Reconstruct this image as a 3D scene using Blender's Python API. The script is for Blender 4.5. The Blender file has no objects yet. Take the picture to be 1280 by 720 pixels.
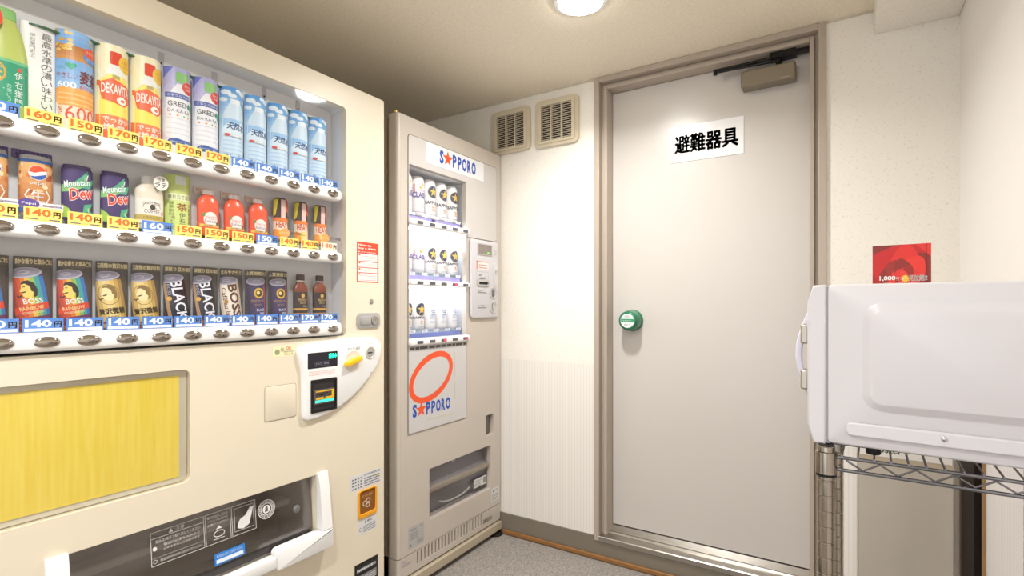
import bpy, bmesh, math, random
from mathutils import Vector, Matrix
random.seed(7)
PI = math.pi
SC = bpy.context.scene
COL = SC.collection

# ---------------------------------------------------------------- camera, world, exposure
cam_d = bpy.data.cameras.new('camera'); cam = bpy.data.objects.new('camera', cam_d); COL.objects.link(cam)
YAW = math.atan(416/657); CS, SN = math.cos(YAW), math.sin(YAW)
cam.location = (0, 0, 1.10); cam.rotation_euler = (PI/2, 0, YAW)
cam_d.sensor_width = 36; cam_d.lens = 657/1280*36; cam_d.shift_y = 21.5/1280; cam_d.clip_start = 0.02
SC.camera = cam
world = bpy.data.worlds.new('world'); SC.world = world; world.use_nodes = True
world.node_tree.nodes['Background'].inputs[0].default_value = (0.86, 0.90, 1.0, 1)
world.node_tree.nodes['Background'].inputs[1].default_value = 1.9
vs = SC.view_settings
vs.view_transform = 'Standard'; vs.look = 'None'; vs.gamma = 1; vs.use_curve_mapping = False
vs.exposure = 0.0
LAMP = 75.0             # radiance of the ceiling lamps' diffusers
BEAM = 12.8             # watts of each lamp's downward beam
TUBE = 20.0            # radiance of the tubes in the beer machine

# ---------------------------------------------------------------- materials
def lin(c):
    if isinstance(c, str):
        c = c.lstrip('#'); c = tuple(int(c[i:i+2], 16)/255 for i in (0, 2, 4))
    return tuple(x/12.92 if x <= .04045 else ((x+.055)/1.055)**2.4 for x in c)
MATS = {}
def mat(name, col, rough=.5, metal=0., emit=0., spec=.5, noise=0., nscale=40., bump=0., bscale=200., coat=0.):
    if name in MATS: return MATS[name]
    m = bpy.data.materials.new(name); m.use_nodes = True
    nt = m.node_tree; b = nt.nodes['Principled BSDF']; c = lin(col)
    b.inputs['Base Color'].default_value = (*c, 1)
    b.inputs['Roughness'].default_value = rough; b.inputs['Metallic'].default_value = metal
    b.inputs['Specular IOR Level'].default_value = spec; b.inputs['Coat Weight'].default_value = coat
    if emit:
        b.inputs['Emission Color'].default_value = (*c, 1); b.inputs['Emission Strength'].default_value = emit
    if noise or bump:
        tc = nt.nodes.new('ShaderNodeTexCoord')
    if noise:
        n = nt.nodes.new('ShaderNodeTexNoise'); n.inputs['Scale'].default_value = nscale; n.inputs['Detail'].default_value = 5
        nt.links.new(tc.outputs['Object'], n.inputs['Vector'])
        r = nt.nodes.new('ShaderNodeValToRGB'); nt.links.new(n.outputs['Fac'], r.inputs['Fac'])
        r.color_ramp.elements[0].position = .3; r.color_ramp.elements[1].position = .7
        r.color_ramp.elements[0].color = (*[x*(1-noise) for x in c], 1)
        r.color_ramp.elements[1].color = (*[min(1, x*(1+noise*.6)) for x in c], 1)
        nt.links.new(r.outputs['Color'], b.inputs['Base Color'])
    if bump:
        n2 = nt.nodes.new('ShaderNodeTexNoise'); n2.inputs['Scale'].default_value = bscale; n2.inputs['Detail'].default_value = 3
        nt.links.new(tc.outputs['Object'], n2.inputs['Vector'])
        bp = nt.nodes.new('ShaderNodeBump'); bp.inputs['Strength'].default_value = bump; bp.inputs['Distance'].default_value = .002
        nt.links.new(n2.outputs['Fac'], bp.inputs['Height']); nt.links.new(bp.outputs['Normal'], b.inputs['Normal'])
    MATS[name] = m; return m
def ink(col):
    return mat('ink_'+col.lstrip('#'), col, .42)
def glass_mat(name, tint='#ffffff', base=.035, rough=.02):
    if name in MATS: return MATS[name]
    m = bpy.data.materials.new(name); m.use_nodes = True; nt = m.node_tree
    nt.nodes.remove(nt.nodes['Principled BSDF']); out = nt.nodes['Material Output']
    t = nt.nodes.new('ShaderNodeBsdfTransparent'); t.inputs[0].default_value = (*lin(tint), 1)
    g = nt.nodes.new('ShaderNodeBsdfGlossy'); g.inputs['Roughness'].default_value = rough
    lw = nt.nodes.new('ShaderNodeLayerWeight'); lw.inputs['Blend'].default_value = .5
    p = nt.nodes.new('ShaderNodeMath'); p.operation = 'POWER'; p.inputs[1].default_value = 5
    a = nt.nodes.new('ShaderNodeMath'); a.operation = 'MULTIPLY_ADD'; a.inputs[1].default_value = .9; a.inputs[2].default_value = base
    mx = nt.nodes.new('ShaderNodeMixShader')
    nt.links.new(lw.outputs['Facing'], p.inputs[0]); nt.links.new(p.outputs[0], a.inputs[0]); nt.links.new(a.outputs[0], mx.inputs[0])
    nt.links.new(t.outputs[0], mx.inputs[1]); nt.links.new(g.outputs[0], mx.inputs[2]); nt.links.new(mx.outputs[0], out.inputs[0])
    MATS[name] = m; return m
def wallpaper(name, upper, lower, dado, axis, ribs=True, speck=True):
    """cream speckled paper above the dado height, vertically ribbed paper below it"""
    m = bpy.data.materials.new(name); m.use_nodes = True; nt = m.node_tree; L = nt.links.new; N = nt.nodes.new
    b = nt.nodes['Principled BSDF']; b.inputs['Roughness'].default_value = .6; b.inputs['Specular IOR Level'].default_value = .3
    geo = N('ShaderNodeNewGeometry'); sep = N('ShaderNodeSeparateXYZ'); L(geo.outputs['Position'], sep.inputs[0])
    n = N('ShaderNodeTexNoise'); n.inputs['Scale'].default_value = 130; n.inputs['Detail'].default_value = 2; L(geo.outputs['Position'], n.inputs['Vector'])
    r = N('ShaderNodeValToRGB'); L(n.outputs['Fac'], r.inputs['Fac']); u = lin(upper)
    r.color_ramp.elements[0].position = .30 if speck else .1; r.color_ramp.elements[1].position = .40
    r.color_ramp.elements[0].color = (*[x*(.86 if speck else .95) for x in u], 1); r.color_ramp.elements[1].color = (*u, 1)
    w = N('ShaderNodeMath'); w.operation = 'MULTIPLY'; w.inputs[1].default_value = 2*PI/.0145; L(sep.outputs[axis], w.inputs[0])
    s = N('ShaderNodeMath'); s.operation = 'SINE'; L(w.outputs[0], s.inputs[0])
    r2 = N('ShaderNodeValToRGB'); mr = N('ShaderNodeMapRange'); mr.inputs[1].default_value = -1; L(s.outputs[0], mr.inputs[0]); L(mr.outputs[0], r2.inputs['Fac'])
    lo = lin(lower); r2.color_ramp.elements[0].position = .02; r2.color_ramp.elements[1].position = .35
    r2.color_ramp.elements[0].color = (*[x*.91 for x in lo], 1); r2.color_ramp.elements[1].color = (*lo, 1)
    st = N('ShaderNodeMath'); st.operation = 'GREATER_THAN'; st.inputs[1].default_value = dado; L(sep.outputs[2], st.inputs[0])
    mx = N('ShaderNodeMix'); mx.data_type = 'RGBA'; L(st.outputs[0], mx.inputs[0]); L(r2.outputs[0], mx.inputs[6]); L(r.outputs[0], mx.inputs[7])
    L(mx.outputs[2], b.inputs['Base Color'])
    n3 = N('ShaderNodeTexNoise'); n3.inputs['Scale'].default_value = 320; L(geo.outputs['Position'], n3.inputs['Vector'])
    bp = N('ShaderNodeBump'); bp.inputs['Strength'].default_value = .25; bp.inputs['Distance'].default_value = .002; L(n3.outputs['Fac'], bp.inputs['Height']); L(bp.outputs[0], b.inputs['Normal'])
    MATS[name] = m; return m

# ---------------------------------------------------------------- mesh helpers
def tag(o, label=None, cat=None, group=None, kind=None):
    if label: o['label'] = label
    if cat: o['category'] = cat
    if group: o['group'] = group
    if kind: o['kind'] = kind
    return o
ROOT = {}
def thing(name, label, cat, loc, rz=0., group=None, kind=None):
    o = bpy.data.objects.new(name, None); COL.objects.link(o); o.empty_display_size = .05
    o.location = loc; o.rotation_euler = (0, 0, rz); ROOT[o.name] = Matrix.Translation(loc) @ Matrix.Rotation(rz, 4, 'Z')
    return tag(o, label, cat, group, kind)
def obj(name, bm, m, parent=None, local=False, smooth=35, bev=0., bseg=2, recalc=True):
    """link a bmesh as ONE object; vertices are in world space unless local"""
    if recalc: bmesh.ops.recalc_face_normals(bm, faces=bm.faces[:])
    inv = None
    if parent is not None and not local:
        inv = ROOT[parent.name].inverted(); bmesh.ops.transform(bm, matrix=inv, verts=bm.verts[:])
    loc = None
    if parent is None and bm.verts:                       # a thing that is one mesh: origin at its base
        xs = [v.co for v in bm.verts]
        loc = Vector(((min(v.x for v in xs)+max(v.x for v in xs))/2, (min(v.y for v in xs)+max(v.y for v in xs))/2, min(v.z for v in xs)))
        bmesh.ops.translate(bm, vec=-loc, verts=bm.verts[:])
    me = bpy.data.meshes.new(name); bm.to_mesh(me); bm.free()
    for x in (m if isinstance(m, (list, tuple)) else [m]): me.materials.append(x)
    if smooth:
        for p in me.polygons: p.use_smooth = True
        me.set_sharp_from_angle(angle=math.radians(smooth))
    o = bpy.data.objects.new(name, me); COL.objects.link(o)
    if loc is not None: o.location = loc; ROOT[o.name] = Matrix.Translation(loc)
    if parent is not None: o.parent = parent; ROOT[o.name] = ROOT[parent.name]
    if bev:
        b = o.modifiers.new('bevel', 'BEVEL'); b.width = bev; b.segments = bseg; b.limit_method = 'ANGLE'; b.angle_limit = math.radians(50)
    return o
def struct(name, bm, m, **k):
    return tag(obj(name, bm, m, **k), kind='structure')
BM = bmesh.new
def box(bm, lo, hi, mi=0, rot=None):
    x0, y0, z0 = lo; x1, y1, z1 = hi
    v = [bm.verts.new(p) for p in ((x0,y0,z0),(x1,y0,z0),(x1,y1,z0),(x0,y1,z0),(x0,y0,z1),(x1,y0,z1),(x1,y1,z1),(x0,y1,z1))]
    for f in ((0,3,2,1),(4,5,6,7),(0,1,5,4),(1,2,6,5),(2,3,7,6),(3,0,4,7)):
        bm.faces.new([v[i] for i in f]).material_index = mi
    if rot is not None: bmesh.ops.transform(bm, matrix=rot, verts=v)
    return bm
def rrect(u0, v0, u1, v1, r=0., seg=5):
    if not isinstance(r, (list, tuple)) and r <= 0: return [(u0,v0),(u1,v0),(u1,v1),(u0,v1)]
    rs = r if isinstance(r, (list, tuple)) else [r]*4
    out = []
    for (cu, cv, a0, rr) in ((u0+rs[0],v0+rs[0],PI,rs[0]),(u1-rs[1],v0+rs[1],1.5*PI,rs[1]),(u1-rs[2],v1-rs[2],0,rs[2]),(u0+rs[3],v1-rs[3],.5*PI,rs[3])):
        for i in range(seg+1):
            a = a0+i/seg*PI/2; out.append((cu+rr*math.cos(a), cv+rr*math.sin(a)))
    return out
def ellipse(cu, cv, ru, rv, n=24):
    return [(cu+ru*math.cos(2*PI*i/n), cv+rv*math.sin(2*PI*i/n)) for i in range(n)]
def plate(bm, outer, holes, w0, w1, mp, mi=0):
    """a slab with holes: outline in (u,v), thickness w0..w1, mp maps (u,v,w) to space"""
    for w in (w1, w0):
        es = []
        for lp in [outer]+holes:
            vs_ = [bm.verts.new((u, v, w)) for u, v in lp]
            es += [bm.edges.new((vs_[i], vs_[(i+1) % len(vs_)])) for i in range(len(vs_))]
            if w == w1: lp_store.append(vs_)
            else: lp_back.append(vs_)
        g = bmesh.ops.triangle_fill(bm, use_beauty=True, use_dissolve=False, edges=es, normal=(0, 0, 1))
        for f in g['geom']:
            if isinstance(f, bmesh.types.BMFace): f.material_index = mi
    for a, b in zip(lp_store, lp_back):
        n = len(a)
        for i in range(n):
            bm.faces.new((a[i], a[(i+1) % n], b[(i+1) % n], b[i])).material_index = mi
    vv = [v for l in lp_store+lp_back for v in l]
    lp_store.clear(); lp_back.clear()
    for v in vv: v.co = mp(*v.co)
    return bm
lp_store, lp_back = [], []
def prism(bm, loop, w0, w1, mp, mi=0, inset=0.):
    """closed outline extruded w0..w1; inset > 0 rounds the front edge"""
    rings = [(0., w0)] + ([(0., w1-inset), (inset*.3, w1-inset*.3), (inset, w1)] if inset else [(0., w1)])
    cu = sum(p[0] for p in loop)/len(loop); cv = sum(p[1] for p in loop)/len(loop)
    n = len(loop); R = []
    for ins, w in rings:
        ring = []
        for i in range(n):
            (a, b), (c, d), (e, f) = loop[i-1], loop[i], loop[(i+1) % n]
            tx, ty = e-a, f-b; l = math.hypot(tx, ty) or 1
            nx, ny = ty/l, -tx/l
            if nx*(c-cu)+ny*(d-cv) < 0 and ins: nx, ny = -nx, -ny
            ring.append(bm.verts.new(mp(c-nx*ins, d-ny*ins, w)))
        R.append(ring)
    for a, b in zip(R, R[1:]):
        for i in range(n): bm.faces.new((a[i], a[(i+1) % n], b[(i+1) % n], b[i])).material_index = mi
    bm.faces.new(R[0]).material_index = mi; bm.faces.new(R[-1]).material_index = mi
    return bm
def lathe(bm, prof, seg=24, c=(0,0,0), sx=1., sy=1., mi=0, M=None, cap=True):
    rings = []
    for r, z in prof:
        ring = []
        for i in range(seg):
            a = 2*PI*i/seg; p = Vector((r*math.cos(a)*sx, r*math.sin(a)*sy, z))
            if M is not None: p = M @ p
            ring.append(bm.verts.new(p+Vector(c)))
        rings.append(ring)
    for a, b in zip(rings, rings[1:]):
        for i in range(seg): bm.faces.new((a[i], a[(i+1) % seg], b[(i+1) % seg], b[i])).material_index = mi
    if cap:
        bm.faces.new(rings[0]).material_index = mi; bm.faces.new(rings[-1]).material_index = mi
    return bm
def tube(bm, pts, r, seg=8, mi=0, closed=False):
    pts = [Vector(p) for p in pts]; n = len(pts); rings = []
    for i, p in enumerate(pts):
        a = pts[i-1] if (i > 0 or closed) else p; b = pts[(i+1) % n] if (i < n-1 or closed) else p
        t = (b-a).normalized(); up = Vector((0, 0, 1)) if abs(t.z) < .9 else Vector((1, 0, 0))
        s = t.cross(up).normalized(); q = s.cross(t)
        rings.append([bm.verts.new(p+r*(math.cos(2*PI*k/seg)*s+math.sin(2*PI*k/seg)*q)) for k in range(seg)])
    pairs = list(zip(rings, rings[1:])) + ([(rings[-1], rings[0])] if closed else [])
    for a, b in pairs:
        for k in range(seg): bm.faces.new((a[k], a[(k+1) % seg], b[(k+1) % seg], b[k])).material_index = mi
    if not closed: bm.faces.new(rings[0]).material_index = mi; bm.faces.new(rings[-1]).material_index = mi
    return bm
def copy_tree(o, parent=None):
    c = o.copy(); COL.objects.link(c)
    if parent is not None: c.parent = parent
    for ch in list(o.children): copy_tree(ch, c)
    return c

# ---------------------------------------------------------------- printed matter: flat shapes and lettering laid on a surface
TX = {}
def glyphs(s, bold):
    k = (s, bold)
    if k not in TX:
        c = bpy.data.curves.new('t', 'FONT'); c.body = s; c.resolution_u = 2; c.offset = bold; c.fill_mode = 'FRONT'
        o = bpy.data.objects.new('t', c); me = o.to_mesh()
        vs_ = [(v.co.x, v.co.y) for v in me.vertices]; fs = [tuple(p.vertices) for p in me.polygons]
        o.to_mesh_clear(); bpy.data.objects.remove(o); bpy.data.curves.remove(c)
        x0 = min(v[0] for v in vs_); x1 = max(v[0] for v in vs_); y0 = min(v[1] for v in vs_); y1 = max(v[1] for v in vs_)
        TX[k] = ([((x-(x0+x1)/2)/(y1-y0), (y-(y0+y1)/2)/(y1-y0)) for x, y in vs_], fs, (x1-x0)/(y1-y0))
    return TX[k]
class Print:
    def __init__(self): self.bm = bmesh.new(); self.mats = []; self.xf = None; self.n = 0
    def mi(self, col):
        m = ink(col) if isinstance(col, str) else col
        if m not in self.mats: self.mats.append(m)
        return self.mats.index(m)
    def P(self, s, t, l):
        if self.xf:
            a, cs, ct = self.xf; s, t = cs+s*math.cos(a)-t*math.sin(a), ct+s*math.sin(a)+t*math.cos(a)
        return (s, t, l)
    def poly(self, pts, col, l=1):
        f = self.bm.faces.new([self.bm.verts.new(self.P(s, t, l)) for s, t in pts]); f.material_index = self.mi(col)
    def rect(self, s0, t0, s1, t1, col, l=1): self.poly([(s0,t0),(s1,t0),(s1,t1),(s0,t1)], col, l)
    def rr(self, s0, t0, s1, t1, r, col, l=1): self.poly(rrect(s0, t0, s1, t1, r, 3), col, l)
    def ell(self, cs, ct, rs, rt, col, l=1, n=20): self.poly(ellipse(cs, ct, rs, rt, n), col, l)
    def ring(self, cs, ct, rs, rt, w, col, l=1, n=28, rot=0., a0=0., a1=2*PI):
        m = self.mi(col); full = abs(a1-a0-2*PI) < 1e-6; A = []
        for i in range(n + (0 if full else 1)):
            a = a0+(a1-a0)*i/n; q = []
            for k in (1, -1):
                x, y = (rs+k*w/2)*math.cos(a), (rt+k*w/2)*math.sin(a)
                q.append(self.bm.verts.new(self.P(cs+x*math.cos(rot)-y*math.sin(rot), ct+x*math.sin(rot)+y*math.cos(rot), l)))
            A.append(q)
        for i in range(n):
            a, b = A[i], A[(i+1) % len(A)]
            self.bm.faces.new((a[0], b[0], b[1], a[1])).material_index = m
    def frame(self, s0, t0, s1, t1, w, col, l=1):
        self.rect(s0,t0,s1,t0+w,col,l); self.rect(s0,t1-w,s1,t1,col,l); self.rect(s0,t0+w,s0+w,t1-w,col,l); self.rect(s1-w,t0+w,s1,t1-w,col,l)
    def star(self, cs, ct, r, col, l=1, rot=0.):
        self.poly([(cs+(r if i % 2 == 0 else r*.42)*math.sin(rot+PI*i/5), ct+(r if i % 2 == 0 else r*.42)*math.cos(rot+PI*i/5)) for i in range(10)], col, l)
    def text(self, s, cs, ct, h, col, l=2, w=None, bold=.0, rot=0., shear=0.):
        if bold and any(ord(ch) > 0x2fff for ch in s):
            b = bold*h; bold = 0.
            for dx, dy in ((b, b), (-b, b), (b, -b), (-b, -b), (0, b*1.2), (0, -b*1.2), (b*1.2, 0), (-b*1.2, 0)): self.text(s, cs+dx, ct+dy, h, col, l, None if w is None else w-2*b, 0., rot, shear)
        vs_, fs, asp = glyphs(s, bold); m = self.mi(col); kx = h if w is None else w/asp; ca, sa = math.cos(rot), math.sin(rot)
        V = []
        for x, y in vs_:
            X, Y = x*kx+y*h*shear, y*h
            V.append(self.bm.verts.new(self.P(cs+X*ca-Y*sa, ct+X*sa+Y*ca, l)))
        for f in fs:
            try: self.bm.faces.new([V[i] for i in f]).material_index = m
            except ValueError: pass
    def vtext(self, s, cs, ct, h, col, l=2, bold=0., gap=1.12):
        """one character under the other, ct = top"""
        for i, ch in enumerate(s): self.text(ch, cs, ct-h*(.5+gap*i), h, col, l, bold=bold)
    def lines(self, s0, t0, s1, t1, n, col, l=2, fill=.45):
        """rows of tiny print too small to read: short dashes"""
        h = (t1-t0)/n
        for i in range(n):
            s = s0; yb = t0+i*h
            while s < s1-1e-6:
                w = min((s1-s0)*random.uniform(.06, .16), s1-s); self.rect(s, yb, s+w*.85, yb+h*fill, col, l); s += w
    def clip(self, s0, t0, s1, t1):
        for co, no in (((s0,0,0),(-1,0,0)),((s1,0,0),(1,0,0)),((0,t0,0),(0,-1,0)),((0,t1,0),(0,1,0))):
            bmesh.ops.bisect_plane(self.bm, geom=self.bm.verts[:]+self.bm.edges[:]+self.bm.faces[:], plane_co=co, plane_no=no, clear_outer=True)
    def build(self, name, mp, parent, cuts=None, local=False, dl=.00018):
        if cuts:
            for c in cuts: bmesh.ops.bisect_plane(self.bm, geom=self.bm.verts[:]+self.bm.edges[:]+self.bm.faces[:], plane_co=(c,0,0), plane_no=(1,0,0))
        for v in self.bm.verts: v.co = mp(v.co.x, v.co.y, v.co.z*dl)
        return obj(name, self.bm, self.mats, parent, local=local, smooth=0, recalc=False)
def lerp(a, b, t):
    a = [int(a[i:i+2], 16) for i in (1, 3, 5)]; b = [int(b[i:i+2], 16) for i in (1, 3, 5)]
    return '#%02x%02x%02x' % tuple(round(x+(y-x)*t) for x, y in zip(a, b))

# common materials
M_CREAM = mat('cream_enamel', '#e7dcc5', .38, noise=.015, nscale=3)
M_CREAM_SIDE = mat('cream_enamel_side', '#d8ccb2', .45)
M_GREIGE = mat('greige_enamel', '#c6bcb0', .40, noise=.03, nscale=4)
M_WHITEPL = mat('white_plastic', '#f3f2f0', .32)
M_LPLATE = mat('pale_plastic_plate', '#cbc6c2', .35)
M_GREY = mat('display_grey', '#e4e4e5', .5)
M_DARK = mat('dark_interior', '#2a2727', .5)
M_BLACK = mat('black_plastic', '#111111', .45)
M_CHROME = mat('chrome', '#c8c6c2', .12, 1.)
M_STEEL = mat('brushed_steel', '#b9b4ac', .28, 1., noise=.05, nscale=60)
M_SILVER = mat('silver_paint', '#b4b2b0', .4, .35)
M_BTN = mat('dark_chrome_button', '#b4aca3', .10, 1.)
M_GLASS = glass_mat('clear_glass', '#ffffff', .02, .05)
M_ACRYL = glass_mat('clear_acrylic', '#eef4f8', .05, .05)
M_SMOKE = glass_mat('smoked_acrylic', '#e8e5e2', .15, .14)

# ================================================================= THE ROOM
XL, XR, YB, YF, ZC = -2.10, .303, 2.13, -1.9, 2.085
MW = wallpaper('cream_wallpaper', '#f2ede2', '#eee9e1', .841, 0)
MWR = wallpaper('white_wallpaper', '#efebe6', '#ebe5e2', .841, 1, speck=False)
M_CEIL = mat('ceiling_paper', '#f2e8d2', .7, noise=.07, nscale=100, bump=.25, bscale=260)
M_CARPET = mat('grey_carpet', '#a09992', .95, noise=.42, nscale=190, bump=.9, bscale=420, spec=.1)
struct('floor', box(BM(), (XL-.1, YF-.1, -.06), (XR+.1, YB+.2, 0)), M_CARPET)
struct('ceiling', box(BM(), (XL-.1, YF-.1, ZC), (XR+.1, YB+.2, ZC+.08)), M_CEIL)
idm = lambda u, v, w: (u, w, v)
struct('wall_back', plate(BM(), [(XL-.1,0),(XR+.1,0),(XR+.1,ZC),(-.054,ZC),(-.054,.08),(-.921,.08),(-.921,ZC),(XL-.1,ZC)], [], YB+.14, YB, idm), MW, smooth=0)
struct('wall_right', box(BM(), (XR, YF-.1, 0), (XR+.1, YB, ZC)), MWR)
struct('wall_left', box(BM(), (XL-.1, YF-.1, 0), (XL, YB, ZC)), MW)
struct('wall_front', plate(BM(), [(XL,0),(-1.45,0),(-1.45,1.98),(.15,1.98),(.15,0),(XR,0),(XR,ZC),(XL,ZC)], [], YF-.1, YF, idm), MW, smooth=0)   # unseen wide doorway added behind the camera to let in daylight fill
struct('trim_1', box(BM(), (.081, YF, 2.003), (XR, YB, ZC)), MW, bev=.003)           # beam boxed in along the right wall
M_CORNICE = mat('cornice_strip', '#cfc5b3', .5)
struct('trim_2', box(BM(), (XL, YB-.006, ZC-.006), (-.921, YB, ZC)), M_CORNICE)
struct('trim_3', box(BM(), (-.054, YB-.006, ZC-.006), (.081, YB, ZC)), M_CORNICE)
M_BASE = mat('grey_vinyl_base', '#80786a', .45, noise=.06, nscale=9)
struct('baseboard_back', plate(BM(), [(XL,0),(XR,0),(XR,.098),(-.05,.098),(-.05,.079),(-.925,.079),(-.925,.098),(XL,.098)], [], YB, YB-.006, idm), M_BASE, smooth=0)
struct('baseboard_right', box(BM(), (XR-.006, YF, 0), (XR, YB-.006, .098)), M_BASE)
M_WOODSTRIP = mat('varnished_wood_strip', '#96693a', .35, noise=.12, nscale=14)
struct('trim_4', box(BM(), (-1.39, YB-.020, .002), (XR-.02, YB-.007, .022)), M_WOODSTRIP, bev=.004)   # cable strip along the base

# ---- the door
door = thing('door_1', None, None, (-.4875, 2.2, .08), kind='structure')
M_FRAME = mat('door_frame_paint', '#b3a697', .35)
M_LEAF = mat('door_leaf_paint', '#cdc7c0', .30, noise=.012, nscale=3)
def jamb(bm, x0, x1, y0, z0, z1): box(bm, (min(x0,x1), y0, z0), (max(x0,x1), 2.262, z1))
bm = BM()                                                         # stepped frame, one piece round three sides
for sgn, xo in ((1, -.921), (-1, -.054)):
    jamb(bm, xo, xo+sgn*.024, YB-.012, .081, ZC)
    jamb(bm, xo+sgn*.024, xo+sgn*.036, YB+.022, .10, ZC-.024)
    jamb(bm, xo+sgn*.036, xo+sgn*.052, YB+.010, .10, ZC-.036)
    jamb(bm, xo+sgn*.052, xo+sgn*.066, YB+.081, .13, ZC-.05)
box(bm, (-.897, YB-.012, ZC-.024), (-.078, 2.262, ZC-.0005))
box(bm, (-.885, YB+.022, ZC-.036), (-.09, 2.262, ZC-.024))
box(bm, (-.869, YB+.010, ZC-.050), (-.106, 2.262, ZC-.036))
box(bm, (-.860, YB+.081, ZC-.063), (-.115, 2.262, ZC-.050))
obj('door_frame', bm, M_FRAME, door, bev=.002)
obj('door_leaf', box(BM(), (-.8685, 2.206, .134), (-.1065, 2.246, 2.0345)), M_LEAF, door, bev=.002)
sill = obj('sill', plate(BM(), [(2.118,.0815),(2.262,.0815),(2.262,.132),(2.206,.130),(2.178,.113),(2.170,.113),(2.166,.106),(2.152,.106),(2.148,.109),(2.122,.103),(2.118,.100)], [], -.8965, -.0785, lambda u, v, w: (w, u, v)), M_STEEL, door, smooth=0)
# closer: body on the leaf, two-link arm
M_BRONZE = mat('bronze_grey_enamel', '#857a68', .35, .2)
cl = obj('door_closer', box(BM(), (-.3340, 2.148, 1.9225), (-.1500, 2.2055, 1.9850)), M_BRONZE, door, bev=.006)
bm = BM()
tube(bm, [(-.205, 2.165, 1.992), (-.205, 2.165, 2.006)], .011, 12)
tube(bm, [(-.205, 2.165, 2.004), (-.425, 2.150, 2.004)], .0055, 8)
tube(bm, [(-.425, 2.150, 1.995), (-.425, 2.150, 2.014)], .008, 10)
tube(bm, [(-.425, 2.152, 2.012), (-.215, 2.172, 2.020)], .0055, 8)
box(bm, (-.235, 2.155, 2.012), (-.150, 2.200, 2.0345)); box(bm, (-.150, 2.165, 2.018), (-.107, 2.190, 2.030))
tube(bm, [(-.215, 2.172, 2.010), (-.215, 2.172, 2.034)], .014, 12)
obj('closer_arm', bm, mat('blackened_steel', '#1c1a18', .35, .5), cl)
p = Print(); p.lines(-.045, .008, -.012, .012, 1, '#c9bfae', 1)
p.build('maker_mark', lambda s, t, l: (-.155+s, 2.1475-l, 1.9225+t), cl)
# emergency thumb-turn cover
M_GREENCAP = mat('green_plastic', '#17734f', .18, coat=.3)
kn = obj('knob_cover', lathe(BM(), [(.047,0),(.047,.006),(.044,.010),(.0435,.045),(.041,.058),(.037,.064),(.034,.066)], 32, (-.777, 2.2055, 1.034), M=Matrix.Rotation(PI/2, 4, 'X')), M_GREENCAP, door)
p = Print(); p.ell(0, 0, .030, .030, '#dfe6e2', 1, 28); p.rect(-.0285, -.006, .0285, .008, '#2f8f63', 2)
p.text('非常口', 0, .018, .009, '#6f7a75', 2); p.text('かぎカバー', 0, .001, .007, '#e8f2ec', 3); p.text('まわす', 0, -.017, .009, '#5c6b64', 2)
p.build('notice_disc', lambda s, t, l: (-.777+s, 2.1393-l, 1.034+t), kn)
# sign on the door
sg = tag(obj('door_sign', box(BM(), (-.6160, 2.2035, 1.690), (-.3310, 2.2058, 1.836)), mat('sign_white', '#eeedec', .22, coat=.2)), 'white rectangular sign with four grey Japanese characters on the door', 'sign')
p = Print(); p.text('避難器具', 0, 0, .073, '#585156', 1, w=.246, bold=.026)
p.build('lettering', lambda s, t, l: (-.4735+s, 2.2034-l, 1.762+t), sg)

# ---- vents
M_VENT = mat('aged_ivory_plastic', '#d6cab0', .42, noise=.05, nscale=12)
def vent(xc, zc, w, h, label, tilt=0.):
    t = thing('air_vent', label, 'vent', (xc, YB, zc-h/2), group='square louvred vents on the back wall')
    mp = lambda u, v, ww: (xc+u*math.cos(tilt)-v*math.sin(tilt), YB-ww, zc+u*math.sin(tilt)+v*math.cos(tilt))
    gw, gh = w*.355, h*.375
    bm = plate(BM(), rrect(-w/2,-h/2,w/2,h/2,.022), [rrect(-gw,-gh,gw,gh,.001,1)], .001, .016, mp)
    plate(bm, rrect(-w/2*.86,-h/2*.87,w/2*.86,h/2*.87,.008), [rrect(-gw,-gh,gw,gh,.001,1)], .016, .021, mp)
    obj('vent_frame', bm, M_VENT, t, bev=.004, bseg=3)
    obj('duct_shade_sheet', prism(BM(), rrect(-gw,-gh,gw,gh), .0005, .002, mp), mat('duct_black', '#0b0a09', .7), t)  # black sheet on the wall, painted for the shade between the slats
    n = 17
    for i in range(n):
        v = -gh+(i+.5)*2*gh/n; bm = BM(); d = 2*gh/n
        prof = [(v-d*.13, .0160), (v-d*.13, .0190), (v+d*.13, .0190), (v+d*.13, .0160)]
        vs_ = [[bm.verts.new(mp(u, a, b)) for a, b in prof] for u in (-gw, gw)]
        for k in range(4): bm.faces.new((vs_[0][k], vs_[0][(k+1)%4], vs_[1][(k+1)%4], vs_[1][k]))
        bm.faces.new(vs_[0]); bm.faces.new(vs_[1])
        obj('slat', bm, M_VENT, t, smooth=0)
    for k in (-1, 1):
        obj('mullion', prism(BM(), rrect(k*gw/3-.002,-gh,k*gw/3+.002,gh), .004, .0195, mp), M_VENT, t, smooth=0)
vent(-1.348, 1.932, .214, .208, 'square ivory louvred vent nearer the beer machine', .015)
vent(-1.102, 1.9315, .218, .214, 'square ivory louvred vent nearer the door')

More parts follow.
